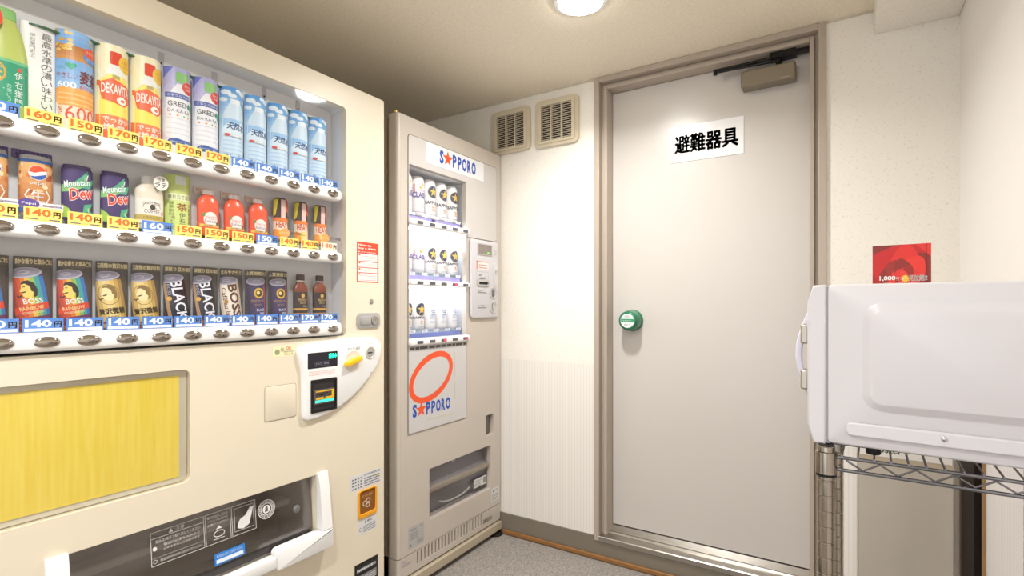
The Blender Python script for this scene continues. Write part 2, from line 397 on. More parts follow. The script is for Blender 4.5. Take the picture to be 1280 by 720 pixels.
# ---- ceiling downlights
def downlight(x, y, label):
    t = thing('downlight', label, 'ceiling light', (x, y, ZC-.012))
    obj('trim_ring', lathe(BM(), [(.070,-.001),(.072,-.010),(.086,-.006),(.088,-.0004)], 40, (x, y, ZC), cap=False), M_WHITEPL, t)
    bm = lathe(BM(), [(.0695,-.0008),(.0695,-.009),(.062,-.015),(.045,-.019),(.02,-.021)], 40, (x, y, ZC))
    obj('diffuser', bm, mat('lamp_diffuser', '#fffdf8', .5, emit=LAMP), t)
    ld = bpy.data.lights.new('beam', 'AREA'); ld.shape = 'DISK'; ld.size = .13; ld.energy = BEAM; ld.color = (1, .99, .97); ld.spread = math.radians(150)
    lo = bpy.data.objects.new('beam', ld); COL.objects.link(lo); lo.parent = t; lo.location = (0, 0, -.012)
downlight(-.722, 1.552, 'round white recessed downlight in the ceiling before the door')
downlight(-.62, .15, 'round white recessed downlight in the ceiling above the camera')
downlight(-.62, -1.20, 'round white recessed downlight in the ceiling behind the camera')

# ================================================================= SOFT DRINK MACHINE (left)
X1 = -1.392
def on_plane(X):
    def f(px, py):                                                # measured point of the photograph -> (Y, Z) on the machine's front plane
        u, v = (px-640)/657, (381.5-py)/657; d = X/(u*CS-SN)
        return (d*(u*SN+CS), 1.10+d*v)
    return f
at1 = on_plane(X1)
mp1 = lambda u, v, w: (X1+w, u, v)
vm = thing('vending_machine', 'large cream soft drink vending machine with three rows of drinks', 'vending machine', (X1-.32, .754, 0))
obj('cabinet', box(BM(), (X1-.65, .170, .07), (X1-.216, 1.338, 1.822)), M_CREAM_SIDE, vm, bev=.008)
WIN = (.285, .998, 1.175, 1.752); ADV = (.215, .657, .685, .939); TRY = (.437, .345, 1.058, .571)
fp = obj('front_panel', plate(BM(), rrect(.165, .10, 1.343, 1.83, .006, 3), [rrect(*WIN, .016), rrect(*ADV, .018), rrect(*TRY, .004, 2)], -.022, 0, mp1), M_CREAM, vm, bev=.0022, bseg=2)
obj('door_rim', plate(BM(), rrect(.167, .10, 1.341, 1.828, .006, 3), [rrect(.18, .115, 1.328, 1.815, .004, 2)], -.214, -.022, mp1), M_CREAM, vm)
obj('display_surround', plate(BM(), rrect(.235, .955, 1.2, 1.80), [rrect(*WIN, .016)], -.076, -.022, mp1), mat('recess_grey', '#dededf', .45), vm)
obj('display_backboard', prism(BM(), rrect(.235, .955, 1.2, 1.80), -.079, -.0765, mp1), M_GREY, vm)
obj('kick_plate', box(BM(), (X1-.60, .185, .012), (X1-.03, 1.325, .098)), mat('kick_dark', '#4a4640', .5), vm)
for px, py in ((197, 57), (268, 84), (333, 104), (377, 122)):
    u, v = at1(px, py); c = obj('clip', prism(BM(), rrect(u+.034, v-.016, u+.048, v+.02, .002, 2), -.0764, -.0745, mp1), mat('clip_plastic', '#bdbcc0', .3), vm)
    obj('clip_hole', prism(BM(), ellipse(u+.041, v-.008, .003, .003, 10), -.0745, -.0742, mp1), M_DARK, c)
# panes
RAILZ = ((1.4367, 1.4725), (1.2362, 1.2712), (1.0045, 1.0435))
for z0, z1 in ((1.4735, 1.751), (1.2722, 1.4357), (1.0445, 1.2352)):
    obj('window_pane', prism(BM(), rrect(.287, z0, 1.173, z1), -.004, -.002, mp1), M_GLASS, vm, smooth=0)
KY = [1.111-.07115*k for k in range(12)]                         # drink columns, right to left
def dome(bm, cu, cv, w, ru, rv, h, mp, seg=28):
    rings = []
    for a in (0, .35, .7, 1.05, 1.35):
        rings.append([bm.verts.new(mp(cu+ru*math.cos(a)*math.cos(2*PI*i/seg), cv+rv*math.cos(a)*math.sin(2*PI*i/seg), w+h*math.sin(a))) for i in range(seg)])
    for a, b in zip(rings, rings[1:]):
        for i in range(seg): bm.faces.new((a[i], a[(i+1)%seg], b[(i+1)%seg], b[i]))
    bm.faces.new(rings[-1]); bm.faces.new(rings[0])
    return bm
YEL, BLU, PAL = ('#fbe678', '#f0702a', '#7a7068', '#f6f1e0'), ('#5589d6', '#ffffff', '#ffffff', '#4b7fcb'), ('#f2e6cf', '#ee8a55', '#e9d9c4', '#e9d9c4')
PRICES = [
    [('140', BLU)]*5 + [('170', YEL)]*4 + [('150', YEL), ('160', YEL), ('140', BLU)],
    [('140', PAL), ('140', YEL), ('140', YEL), ('150', BLU), ('150', YEL), ('150', YEL), ('150', YEL), ('160', BLU), ('140', YEL), ('140', YEL), ('140', YEL), ('140', YEL)],
    [('170', BLU)]*2 + [('140', BLU)]*10]
def price_tag(rail, yc, z0, price, pal, yen_w=.062):
    p = Print(); W, H = yen_w, .0285
    p.rect(-W/2, 0, W/2, H, pal[0], 0)
    p.text(price, -W*.12, H*.62, H*.54, pal[1], 2, w=W*.64, bold=.032)
    p.text('円', W*.355, H*.55, H*.42, pal[1], 2, w=W*.20, bold=.04)
    if pal is BLU:
        p.rect(-W*.46, H*.06, W*.46, H*.26, '#ffffff', 1); p.text('COLD', 0, H*.16, H*.13, '#4b6fae', 2, w=W*.28)
    else:
        p.rect(-W*.44, H*.10, -W*.14, H*.20, pal[2], 1); p.rect(W*.14, H*.10, W*.44, H*.20, pal[2], 1); p.text('COLD', 0, H*.15, H*.12, '#6f655c', 2, w=W*.20)
    mm = p.mi(pal[0]); b2 = p.bm
    prism(b2, rrect(-W/2, 0, W/2, H), -6, -.5, lambda u, v, w: (u, v, w), mm)
    return p.build('price_tag', lambda s, t, l: (X1-.0062+l, yc+s, z0+t), rail, dl=.00016)
for r, (z0, z1) in enumerate(RAILZ):
    bm = prism(BM(), rrect(.289, z0, 1.148, z1, .012, 5), -.019, .014, mp1, inset=.009)
    rail = obj('button_rail', bm, M_WHITEPL, vm, smooth=50)
    obj('ledge', box(BM(), (X1-.076, .286, z1-.010), (X1-.0195, 1.174, z1-.0005)), M_WHITEPL, rail)
    for k in range(12):
        zc = (z0+z1)/2+(.0015 if r == 0 else 0)
        obj('push_button', dome(BM(), KY[k], zc, .0135, .0222, .0118, .006, mp1), M_BTN, rail, smooth=60)
        pr, pal = PRICES[r][k]
        price_tag(rail, KY[k]+(0 if r else .001)+.0, z1+.0012, pr, pal, .066 if pal is BLU else .062)
# advert window
obj('advert_pane', prism(BM(), rrect(*ADV, .018), -.0065, -.0045, mp1), glass_mat('hazy_acrylic', '#fcfbf8', .05, .08), vm, smooth=0)
M_YEL = mat('yellow_paper', '#edd042', .6)
nt = M_YEL.node_tree; tc = nt.nodes.new('ShaderNodeTexCoord'); mpn = nt.nodes.new('ShaderNodeMapping'); mpn.inputs['Scale'].default_value = (1, 34, 2.0)
nz = nt.nodes.new('ShaderNodeTexNoise'); nz.inputs['Scale'].default_value = 3; nz.inputs['Detail'].default_value = 6; rp = nt.nodes.new('ShaderNodeValToRGB')
rp.color_ramp.elements[0].color = (*lin('#f5dc4e'), 1); rp.color_ramp.elements[1].color = (*lin('#fbe76a'), 1); rp.color_ramp.elements[0].position = .35; rp.color_ramp.elements[1].position = .65
nt.links.new(tc.outputs['Object'], mpn.inputs[0]); nt.links.new(mpn.outputs[0], nz.inputs[0]); nt.links.new(nz.outputs['Fac'], rp.inputs[0]); nt.links.new(rp.outputs[0], nt.nodes['Principled BSDF'].inputs['Base Color'])
ab = obj('advert_backing', prism(BM(), rrect(.217, .659, .683, .937), -.0225, -.0145, mp1), mat('backing_grey', '#dedacf', .5), vm)
obj('yellow_sheet', prism(BM(), rrect(.219, .672, .664, .925), -.0144, -.0125, mp1), M_YEL, ab)
# delivery tray
M_TRAYIN = mat('tray_grey', '#c9c1ba', .4)
bm = BM(); u0, v0, u1, v1 = TRY
for a in ((X1-.20, u0-.01, v0-.012, X1-.023, u1+.01, v0-.001), (X1-.20, u0-.01, v1+.001, X1-.023, u1+.01, v1+.012), (X1-.20, u0-.012, v0, X1-.023, u0-.001, v1), (X1-.20, u1+.001, v0, X1-.023, u1+.012, v1), (X1-.212, u0-.01, v0-.01, X1-.20, u1+.01, v1+.01)):
    box(bm, a[:3], a[3:])
tr = obj('tray_chute', bm, M_TRAYIN, vm)
obj('chute_ridge', box(BM(), (X1-.199, u0, .452), (X1-.13, u1, .474)), mat('ridge_grey', '#ece8e4', .35), tr, bev=.006)
bm = BM()                                                         # curved smoked flap hung in the opening
rows = [(.566, -.030), (.53, -.026), (.49, -.021), (.45, -.017), (.405, -.014)]
fl = [[[bm.verts.new(mp1(u, v, w+o)) for v, w in rows] for u in (u0+.003, u1-.003)] for o in (0, -.004)]
for k in range(len(rows)-1):
    for s in (0, 1): bm.faces.new((fl[s][0][k], fl[s][1][k], fl[s][1][k+1], fl[s][0][k+1]))
    for s in (0, 1): bm.faces.new((fl[0][s][k], fl[0][s][k+1], fl[1][s][k+1], fl[1][s][k]))
for k in (0, -1): bm.faces.new((fl[0][0][k], fl[0][1][k], fl[1][1][k], fl[1][0][k]))
flap = obj('delivery_flap', bm, M_SMOKE, vm, smooth=40)
obj('flap_lip', prism(BM(), rrect(u0+.003, .388, u1-.012, .404, .003, 2), -.022, -.006, mp1), mat('lip_dark', '#3b3736', .25), flap)
obj('flap_pivot', dome(BM(), 1.003, .478, -.023, .013, .013, .008, mp1), mat('pivot_grey', '#6e6c6c', .25), flap)
flw = lambda v: -.0298+(.566-v)*.1
def on_flap(s, t, l): return mp1(s, t, flw(t)+.0022+l)
p = Print(); WH = '#e4e2df'
a, b = at1(193, 683), at1(255, 664); cpt = at1(198, 711)
p.frame(.605, .468, .730, .560-.012, .0012, WH, 1); p.rect(.605, .532, .730, .5335, WH, 1); p.rect(.605, .486, .730, .4865, WH, 1)
p.text('注意', .672, .540, .010, WH, 1); p.poly([(.645,.5355),(.656,.5355),(.6505,.5455)], WH, 1)
p.text('商品は1本ずつ取り出してください', .668, .524, .0085, WH, 1, w=.105)
p.text('取出口に手を入れると', .676, .512, .006, WH, 1, w=.085); p.text('けがをすることがあります', .676, .502, .006, WH, 1, w=.085)
p.ell(.6135, .508, .005, .005, WH, 1, 12); p.ring(.6135, .478, .0042, .0042, .001, WH, 1, 14); p.text('商品以外のものを入れないでください', .674, .478, .007, WH, 1, w=.098)
p.frame(.733, .468, .800, .548, .0012, WH, 1); p.text('取り出し口の', .766, .538, .0075, WH, 1, w=.055); p.text('フラップを開けて', .766, .528, .006, WH, 1, w=.055); p.text('お取りください', .766, .519, .006, WH, 1, w=.055)
p.ring(.768, .491, .014, .008, .002, WH, 1); p.rect(.752, .4775, .782, .479, WH, 1); p.poly([(.760,.503),(.768,.512),(.776,.503)], WH, 1)
p.frame(.803, .468, .872, .548, .0012, WH, 1); p.frame(.810, .478, .866, .540, .001, WH, 1)
p.poly([(.818,.486),(.834,.480),(.852,.488),(.856,.502),(.866,.532),(.856,.534),(.842,.514),(.826,.508),(.820,.498)], WH, 1)
p.ring(.905, .510, .0255, .0255, .0022, WH, 1, 32); p.ring(.905, .510, .0165, .0165, .0022, WH, 1, 26)
p.ell(.905, .510, .0118, .0118, WH, 1, 20); p.poly([(.899,.503),(.910,.503),(.908,.519),(.902,.516)], '#6b6664', 2)
for i in range(22): p.xf = (2*PI*i/22, .905, .510); p.rect(.0188, -.0016, .0228, .0016, WH, 1)
p.xf = None
p.build('printed_notice', on_flap, flap)
p = Print(); a, b = at1(258, 714), at1(291, 696)
p.rect(.752, .4105, .835, .441, '#2f7fd0', 1); p.rect(.757, .4145, .830, .4245, '#e6ecf2', 2); p.text('取り出し口にご注意ください', .7935, .4325, .0075, '#eaf2fa', 2, w=.070)
p.build('blue_sticker', on_flap, flap)
# white frame round the tray: two cheeks and a pull bar
def cheek(y0, y1):
    bm = BM(); pr = [(.578, .0), (.578, .010), (.545, .018), (.46, .028), (.402, .036), (.402, .0)]
    A = [[bm.verts.new(mp1(u, v, w+.0002)) for v, w in pr] for u in (y0, y1)]; n = len(pr)
    for k in range(n): bm.faces.new((A[0][k], A[1][k], A[1][(k+1)%n], A[0][(k+1)%n]))
    bm.faces.new(A[0]); bm.faces.new(A[1]); return bm
obj('frame_cheek', cheek(.398, .4365), M_WHITEPL, vm, bev=.003); obj('frame_cheek', cheek(1.0585, 1.094), M_WHITEPL, vm, bev=.003)
obj('pull_bar', prism(BM(), rrect(.398, .352, .905, .3835, .004, 2), .0002, .030, mp1, inset=.003), M_WHITEPL, vm)
obj('pull_grip', prism(BM(), rrect(.905, .345, 1.094, .4015, [.004, .008, .002, .012], 4), .0002, .037, mp1, inset=.004), M_WHITEPL, vm)
# control panel
pts = [(62,165),(66,135),(82,118),(110,107),(200,82),(300,66),(400,54),(500,45),(580,40),(640,39),(680,50),(703,78),(711,120),(704,185),(682,250),(645,315),(595,385),(540,448),(480,508),(400,572),(310,628),(220,666),(140,690),(118,685),(106,668),(101,640),(100,500),(100,380),(95,290),(78,225)]
cpl = [at1(360+x/6.26, 415+y/6.26) for x, y in pts]
cpn = obj('control_panel', prism(BM(), cpl[::-1], .0002, .013, mp1, inset=.004), M_WHITEPL, vm, smooth=50)
def z1f(x, y): return at1(360+x/6.26+.7, 415+y/6.26)
def quad_px(x0, y0, x1, y1):
    (a, b), (c, d) = z1f(x0, y0), z1f(x1, y1); return a, min(b, d), c, max(b, d)
u0_, v0_, u1_, v1_ = 1.0175, .905, 1.128, .9535
scr = obj('credit_display', prism(BM(), rrect(u0_, v0_, u1_, v1_, .002, 2), .0131, .0136, mp1), mat('dark_display', '#23222c', .15), cpn)
p = Print(); p.text('販売中', .037, .010, .016, mat('green_led', '#2fe0b0', .4, emit=2.5), 1, w=.030, bold=.01)
p.text('釣切', -.017, -.011, .008, '#8a8d98', 1, w=.020); p.text('準備', .012, -.011, .008, '#8a8d98', 1, w=.020); p.frame(-.030, -.018, -.004, -.004, .0008, '#5d6070', 1); p.frame(-.001, -.018, .026, -.004, .0008, '#5d6070', 1)
p.build('segment_print', lambda s, t, l: mp1(1.0725+s, .929+t, .0137+l), scr)
bl = obj('bill_slot', plate(BM(), rrect(1.028, .768, 1.124, .870, .003, 2), [rrect(1.034, .776, 1.118, .862, .002, 2)], .0131, .0165, mp1), M_BLACK, cpn)
obj('slot_back', prism(BM(), rrect(1.034, .776, 1.118, .862), .0131, .0134, mp1), M_DARK, bl)
obj('bill_mouth', prism(BM(), rrect(1.037, .793, 1.112, .838, .002, 2), .0134, .020, mp1, inset=.002), mat('mouth_grey', '#5a5552', .35), bl)
p = Print(); p.rect(-.033, -.010, .036, .017, '#e9b32c', 0); p.rect(-.033, -.003, .026, .013, '#4a4038', 1); p.text('1000円札', -.004, .005, .011, '#f5efe2', 2, w=.050, bold=.02); p.poly([(-.006,-.003),(.004,-.003),(-.001,-.008)], '#4a4038', 2)
p.rect(-.035, -.0195, .034, -.0115, mat('green_slot_light', '#3fd8b4', .4, emit=1.2), 1)
p.build('bill_sign', lambda s, t, l: mp1(1.074+s, .818+t, .0203+l), bl)
p = Print(); p.text('硬貨投入', .065, .071, .009, '#d8d4d0', 1, w=.02); p.text('おつり·返却', .005, .027, .010, '#74706c', 1, w=.052); p.text('コインいれぐち', .078, .040, .007, '#8f8b87', 1, w=.036)
p.lines(-.168, -.045, -.072, -.030, 3, '#e9b3a6', 1, .35); p.frame(.075, -.062, .084, -.060, .0008, '#9a9692', 1); p.frame(.01, -.140, .019, -.138, .0008, '#9a9692', 1)
p.clip(-.2, -.2, .15, .06)
p.build('panel_print', lambda s, t, l: mp1(1.19+s, .929+t, .0132+l), cpn)
kc = (1.192, .9155)
dish = obj('return_lever', lathe(BM(), [(.0355,0),(.0355,.0012),(.033,.002),(.030,.0008)], 32, mp1(kc[0], kc[1], .0131), M=Matrix.Rotation(PI/2, 4, 'Y')), mat('dish_cream', '#ece3da', .35), cpn)
bm = prism(BM(), rrect(-.038, -.0085, .030, .0085, [.008, .004, .004, .008], 4), 0, .016, lambda u, v, w: mp1(kc[0]-.002+u*math.cos(.28)-v*math.sin(.28), kc[1]+u*math.sin(.28)+v*math.cos(.28), .0152+w), inset=.004)
obj('yellow_grip', bm, mat('yellow_plastic', '#f4c321', .3), dish)
cs_ = obj('coin_slot', lathe(BM(), [(.0215,0),(.0215,.002),(.019,.003),(.0165,.0005)], 28, mp1(1.2665, .9375, .0131), M=Matrix.Rotation(PI/2, 4, 'Y')), mat('slot_ring', '#d9d2c2', .3), cpn)
obj('slot_plate', lathe(BM(), [(.0155,0),(.0155,.0012)], 24, mp1(1.2665, .9375, .0137), M=Matrix.Rotation(PI/2, 4, 'Y')), M_SILVER, cs_)
obj('slot_gap', prism(BM(), rrect(1.254, .935, 1.2745, .939, .0015, 2), .0150, .0154, mp1), M_BLACK, cs_)
# service cover, lock, screw, stickers
obj('cover_groove', prism(BM(), rrect(.8845, .7665, .9865, .8675, .007), .0002, .0009, mp1), mat('groove_tan', '#a89a7e', .5), vm)
obj('service_cover', prism(BM(), rrect(.886, .768, .985, .866, .006), .0002, .0022, mp1, inset=.0015), M_CREAM, vm)
lk = obj('lock_plate', prism(BM(), rrect(1.217, 1.021, 1.320, 1.0735, .016, 5), .0002, .006, mp1, inset=.002), M_SILVER, vm)
obj('lock_barrel', lathe(BM(), [(.016,0),(.016,.004),(.012,.005),(.006,.003)], 24, mp1(1.293, 1.0475, .006), M=Matrix.Rotation(PI/2, 4, 'Y')), M_CHROME, lk)
obj('lock_handle', prism(BM(), rrect(1.228, 1.033, 1.276, 1.062, .008, 4), .006, .009, mp1, inset=.002), M_SILVER, lk)
obj('keyhole', lathe(BM(), [(.009,0),(.009,.002),(.005,.003)], 18, mp1(1.283, 1.1125, .0002), M=Matrix.Rotation(PI/2, 4, 'Y')), M_CHROME, vm)
def sticker(name, u0, v0, u1, v1, col, fn, skew=0.):
    p = Print(); W, H = u1-u0, v1-v0
    prism(p.bm, rrect(0, 0, W, H), -1.2, 0, lambda u, v, w: (u, v, w), p.mi(col)); fn(p, W, H)
    return p.build(name, lambda s, t, l: mp1(u0+s, v0+t, .0004+l), vm, dl=.0002)
def f_buy(p, W, H):
    p.text('How to', W*.36, H*.925, H*.055, '#fff4ea', 1, w=W*.58, bold=.02); p.text('buy a drink', W*.47, H*.84, H*.065, '#fff4ea', 1, w=W*.82, bold=.02); p.text('購入方法  自動販売機', W*.46, H*.755, H*.032, '#fff4ea', 1, w=W*.82)
    for a, b in ((.53, .71), (.38, .51), (.25, .36), (.03, .23)):
        p.rect(W*.06, H*a, W*.94, H*b, '#f3eae4', 1); p.ell(W*.12, H*(b-.03), W*.04, H*.02, '#e24a2c', 2, 10); p.lines(W*.18, H*(a+.02), W*.90, H*(b-.02), 3, '#cfa79b', 2, .3)
sticker('instruction_sticker', 1.219, 1.178, 1.316, 1.316, '#e24a2c', f_buy)
def f_ok(p, W, H):
    p.ell(W*.2, H*.42, W*.11, H*.26, '#9aa27c', 1); p.ell(W*.42, H*.62, W*.09, H*.2, '#c4b98e', 1); p.text('OK', W*.72, H*.72, H*.30, '#d8452f', 1, w=W*.25, bold=.02); p.text('新500円玉が', W*.72, H*.42, H*.18, '#5a5650', 1, w=W*.46); p.text('使えます', W*.72, H*.18, H*.18, '#5a5650', 1, w=W*.40)
sticker('coin_sticker', .910, .950, .982, .982, '#efe9bd', f_ok)
def f_addr(p, W, H):
    for i in range(4):
        for j in range(4): p.rect(W*(.06+.085*j), H*(.10+.2*i), W*(.10+.085*j), H*(.17+.2*i), '#555', 1) if False else p.rect(W*(.06+.085*j), H*(.10+.2*i), W*(.11+.085*j), H*(.18+.2*i), '#5a5a5e', 1)
    p.text('自販機管理', W*.70, H*.84, H*.12, '#4c4c50', 1, w=W*.52); p.lines(W*.44, H*.1, W*.95, H*.72, 4, '#6c6c70', 1, .45); p.ell(W*.86, H*.55, W*.04, H*.07, '#c9a43c', 2, 10)
sticker('address_sticker', 1.190, .474, 1.329, .526, '#dadada', f_addr)
def f_warn(p, W, H):
    p.poly([(W*.34,H*.72),(W*.44,H*.72),(W*.39,H*.90)], '#4c4c50', 1); p.text('警告', W*.62, H*.81, H*.16, '#4c4c50', 1, w=W*.28); p.ring(W*.14, H*.36, W*.08, H*.12, .0012, '#4c4c50', 1, 14); p.lines(W*.27, H*.12, W*.93, H*.62, 4, '#77777b', 1, .45)
sticker('warning_sticker', 1.224, .318, 1.307, .366, '#dcdcda', f_warn)
def f_plate(p, W, H):
    p.rect(W*.05, H*.72, W*.95, H*.90, '#2b2b2d', 1); p.lines(W*.10, H*.76, W*.9, H*.88, 1, '#cfcfcf', 2, .6)
    p.rect(W*.06, H*.40, W*.94, H*.64, '#8a8a8c', 1); p.lines(W*.1, H*.42, W*.9, H*.60, 3, '#d8d8d8', 2, .4); p.rect(W*.30, H*.08, W*.94, H*.32, '#c8c8c8', 1); p.lines(W*.34, H*.1, W*.9, H*.28, 2, '#444444', 2, .4)
sticker('rating_plate', 1.209, .105, 1.313, .2225, '#151516', f_plate)
# coin return cup
cr = obj('coin_return', plate(BM(), rrect(1.223, .373, 1.306, .469, .010, 4), [rrect(1.230, .388, 1.299, .464, .008, 4)], .0002, .005, mp1), mat('amber_plastic', '#f0a41c', .3), vm, bev=.002)
obj('return_flap', prism(BM(), rrect(1.230, .388, 1.299, .464, .008, 4), .0003, .0012, mp1), mat('amber_smoke', '#8a5420', .2), cr)
p = Print(); p.text('おつり·返却', 0, .018, .009, '#d9b48a', 1, w=.045)
for a, b in ((-.010, -.008), (.002, -.014), (.004, -.002)): p.ring(a, b, .0085, .0085, .003, '#ead9c6', 1, 16)
p.build('coin_mark', lambda s, t, l: mp1(1.264+s, .428+t, .0013+l), cr)

# ---- the drinks on show: dummies standing on the ledges
BX = X1-.0755                                                     # just before the backboard
def sheet_item(name, label, cat, group, k, row, w, h, draw, b=.022, yc=None, cap=None, back='#dfe6ea', z_up=.0008):
    """half-round printed dummy: a bowed shell with a print on its front"""
    yc = KY[k] if yc is None else yc; zb = RAILZ[row][1]+z_up; fm = 1.25
    def mp(s, t, l):
        f = max(-1, min(1, s/(w/2)))*fm
        return (BX+.010+b*(math.cos(f)-math.cos(fm))/(1-math.cos(fm))+(l+.0003 if l >= 0 and l != 9 else 0), yc+w/2*math.sin(f)/math.sin(fm), zb+t)
    root = thing(name, label, cat, (BX+.012, yc, zb), group=group)
    bm = BM(); n = 12; F = []; B = []
    for i in range(n+1):
        s = -w/2+w*i/n
        F.append([bm.verts.new(mp(s, t, 9)) for t in (0, h)]); B.append([bm.verts.new(Vector(mp(s, t, 9))-Vector((.0025, 0, 0))) for t in (0, h)])
    for i in range(n):
        bm.faces.new((F[i][0], F[i+1][0], F[i+1][1], F[i][1])); bm.faces.new((B[i][0], B[i+1][0], B[i+1][1], B[i][1]))
        for j in (0, 1): bm.faces.new((F[i][j], F[i+1][j], B[i+1][j], B[i][j]))
    for i in (0, n): bm.faces.new((F[i][0], F[i][1], B[i][1], B[i][0]))
    obj('shell', bm, ink(back), root)
    p = Print(); draw(p, w, h); p.clip(-w/2, 0, w/2, h)
    p.build('printed_picture', mp, root, cuts=[-w/2+w*i/12 for i in range(1, 12)])
    if cap:
        obj('green_holder', lathe(BM(), [(.028,0),(.028,.003),(.018,.004)], 20, (BX+.014, yc+cap, zb+h-.006), sx=.35), mat('dark_green_plastic', '#2f6b45', .4), root)
        obj('holder_stem', box(BM(), (BX+.0045, yc+cap-.006, zb), (BX+.0075, yc+cap+.006, zb+h-.006)), mat('dark_green_plastic', '#2f6b45', .4), root)
    return root
def bands(p, w, t0, t1, c0, c1, n=8, l=0):
    for i in range(n): p.rect(-w/2, t0+(t1-t0)*i/n, w/2, t0+(t1-t0)*(i+1)/n, lerp(c0, c1, (i+.5)/n), l)
def bottle_outline(w, h, neck=.30, sh=.72, top=.86):
    pts = [(-.5,0),(.5,0),(.5,sh*.62),(.47,sh*.68),(.5,sh*.74),(.46,sh*.94),(neck*.6+.1,sh+.07),(neck*.5,top),(-neck*.5,top),(-neck*.6-.1,sh+.07),(-.46,sh*.94),(-.5,sh*.74),(-.47,sh*.68),(-.5,sh*.62)]
    return [(x*w, y*h) for x, y in pts]
# row 1 : tall bottles
def d_water(p, w, h):
    bands(p, w, 0, h*.62, '#eef5fb', '#a9d0f0', 9); bands(p, w, h*.62, h, '#c6e2f7', '#4c9ade', 8)
    for a, b, r in ((-.3, .93, .11), (-.1, .90, .09), (.3, .95, .12), (.36, .86, .08), (-.38, .84, .09), (.1, .97, .07)): p.ell(a*w, b*h, r*w*1.5, r*w, '#eaf4fc', 1, 12)
    p.poly([(x*.84, y) for x, y in bottle_outline(w, h*.98)], '#d3e8f8', 2)
    for i in range(7): p.rect(-w*.38, h*(.10+.05*i), w*.38, h*(.113+.05*i), '#b3d6f2', 3)
    bands2 = [(.40, .44, '#cfe6f7'), (.44, .62, '#9dcaf0')]
    for a, b, c in bands2: p.rect(-w*.42, h*a, w*.42, h*b, c, 3)
    p.poly([(-w*.42,h*.50),(-w*.2,h*.58),(-w*.02,h*.52),(w*.2,h*.61),(w*.42,h*.53),(w*.42,h*.44),(-w*.42,h*.44)], '#dff0fb', 4)
    p.text('天然水', w*.04, h*.535, h*.085, '#34558c', 5, w=w*.62, bold=.02, rot=-.05)
    p.ell(-w*.26, h*.425, w*.09, h*.018, '#d9432f', 5, 12); p.rect(-w*.14, h*.413, w*.40, h*.432, '#eceee2', 5)
    p.text('清く、冷い。', 0, h*.175, h*.05, '#7288a0', 5, w=w*.66); p.rect(-w*.16, h*.80, w*.16, h*.86, '#e9f3fb', 3)
ORD5 = ['leftmost', 'second from the left', 'middle one', 'second from the right', 'rightmost']
for i, k in enumerate((4, 3, 2, 1, 0)):
    sheet_item('water_bottle', f'pale blue water bottle dummy, {ORD5[i]} of five, top row', 'bottle', 'pale blue water bottles in the top row', k, 0, .066, .232, d_water, cap={4: None, 3: None, 2: .012, 1: .014, 0: None}[k])
def d_dakara(p, w, h):
    bands(p, w, 0, h*.55, '#e7ecf4', '#e2e3f0', 6); bands(p, w, h*.55, h, '#dcdcf0', '#a9a9dc', 7)
    p.poly([(-w*.5,h*.86),(-w*.2,h*1.0),(-w*.5,h)], '#6f78c8', 1); p.poly([(-w*.1,h*.98),(-w*.5,h*.80),(-w*.5,h*.74)], '#b9b4e6', 1)
    p.poly([(x*.92+w*.03, y*.96) for x, y in bottle_outline(w, h)], '#f0f2f7', 2)
    for i in range(6): p.rect(-w*.40, h*(.16+.055*i), w*.44, h*(.172+.055*i), '#dfe3ee', 3)
    p.rr(w*.02-.011, h*.84, w*.02+.014, h*.955, .003, '#8cc878', 3); p.rect(-w*.44, h*.665, w*.5, h*.72, '#5a6fb4', 3); p.text('ミネラル入り飲料', w*.03, h*.692, h*.030, '#eef0fa', 4, w=w*.8)
    p.text('GREEN', -w*.06, h*.60, h*.055, '#55575d', 4, w=w*.60, bold=.01); p.text('DA·KA·RA', -w*.05, h*.525, h*.036, '#6b6d73', 4, w=w*.62)
    c = w*.36; p.poly([(c,h*.535),(c-.011,h*.60),(c-.010,h*.628),(c-.005,h*.635),(c,h*.62),(c+.005,h*.635),(c+.010,h*.628),(c+.011,h*.60)], '#3fb58a', 4)
    for a, cc in ((-.3, '#e8643c'), (-.1, '#f0a24a'), (.08, '#7cc05a'), (.22, '#f0a24a'), (.36, '#e8643c')): p.ell(a*w, h*.475, .0022, .0022, cc, 4, 8)
    p.ell(w*.22, h*.80, w*.20, h*.068, '#e0382e', 4); p.text('熱中症', w*.22, h*.82, h*.028, '#ffe9e2', 5, w=w*.26); p.text('対策', w*.22, h*.785, h*.028, '#ffe9e2', 5, w=w*.18)
    p.ell(-w*.14, h*.185, w*.22, h*.038, '#3f5ea8', 5); p.rect(-w*.05, h*.10, w*.48, h*.215, '#5872b4', 4); p.text('Sports', -w*.14, h*.185, h*.02, '#dfe6f6', 6, w=w*.3); p.lines(w*.1, h*.14, w*.46, h*.20, 2, '#cfd8ee', 5, .5)
for i, k in enumerate((6, 5)):
    sheet_item('sports_drink_bottle', ['white sports drink bottle dummy with red badge, left one, beside the yellow drinks', 'white sports drink bottle dummy with red badge, right one, beside the water'][i], 'bottle', 'white sports drink bottles in the top row', k, 0, .066, .232, d_dakara, cap=.014)
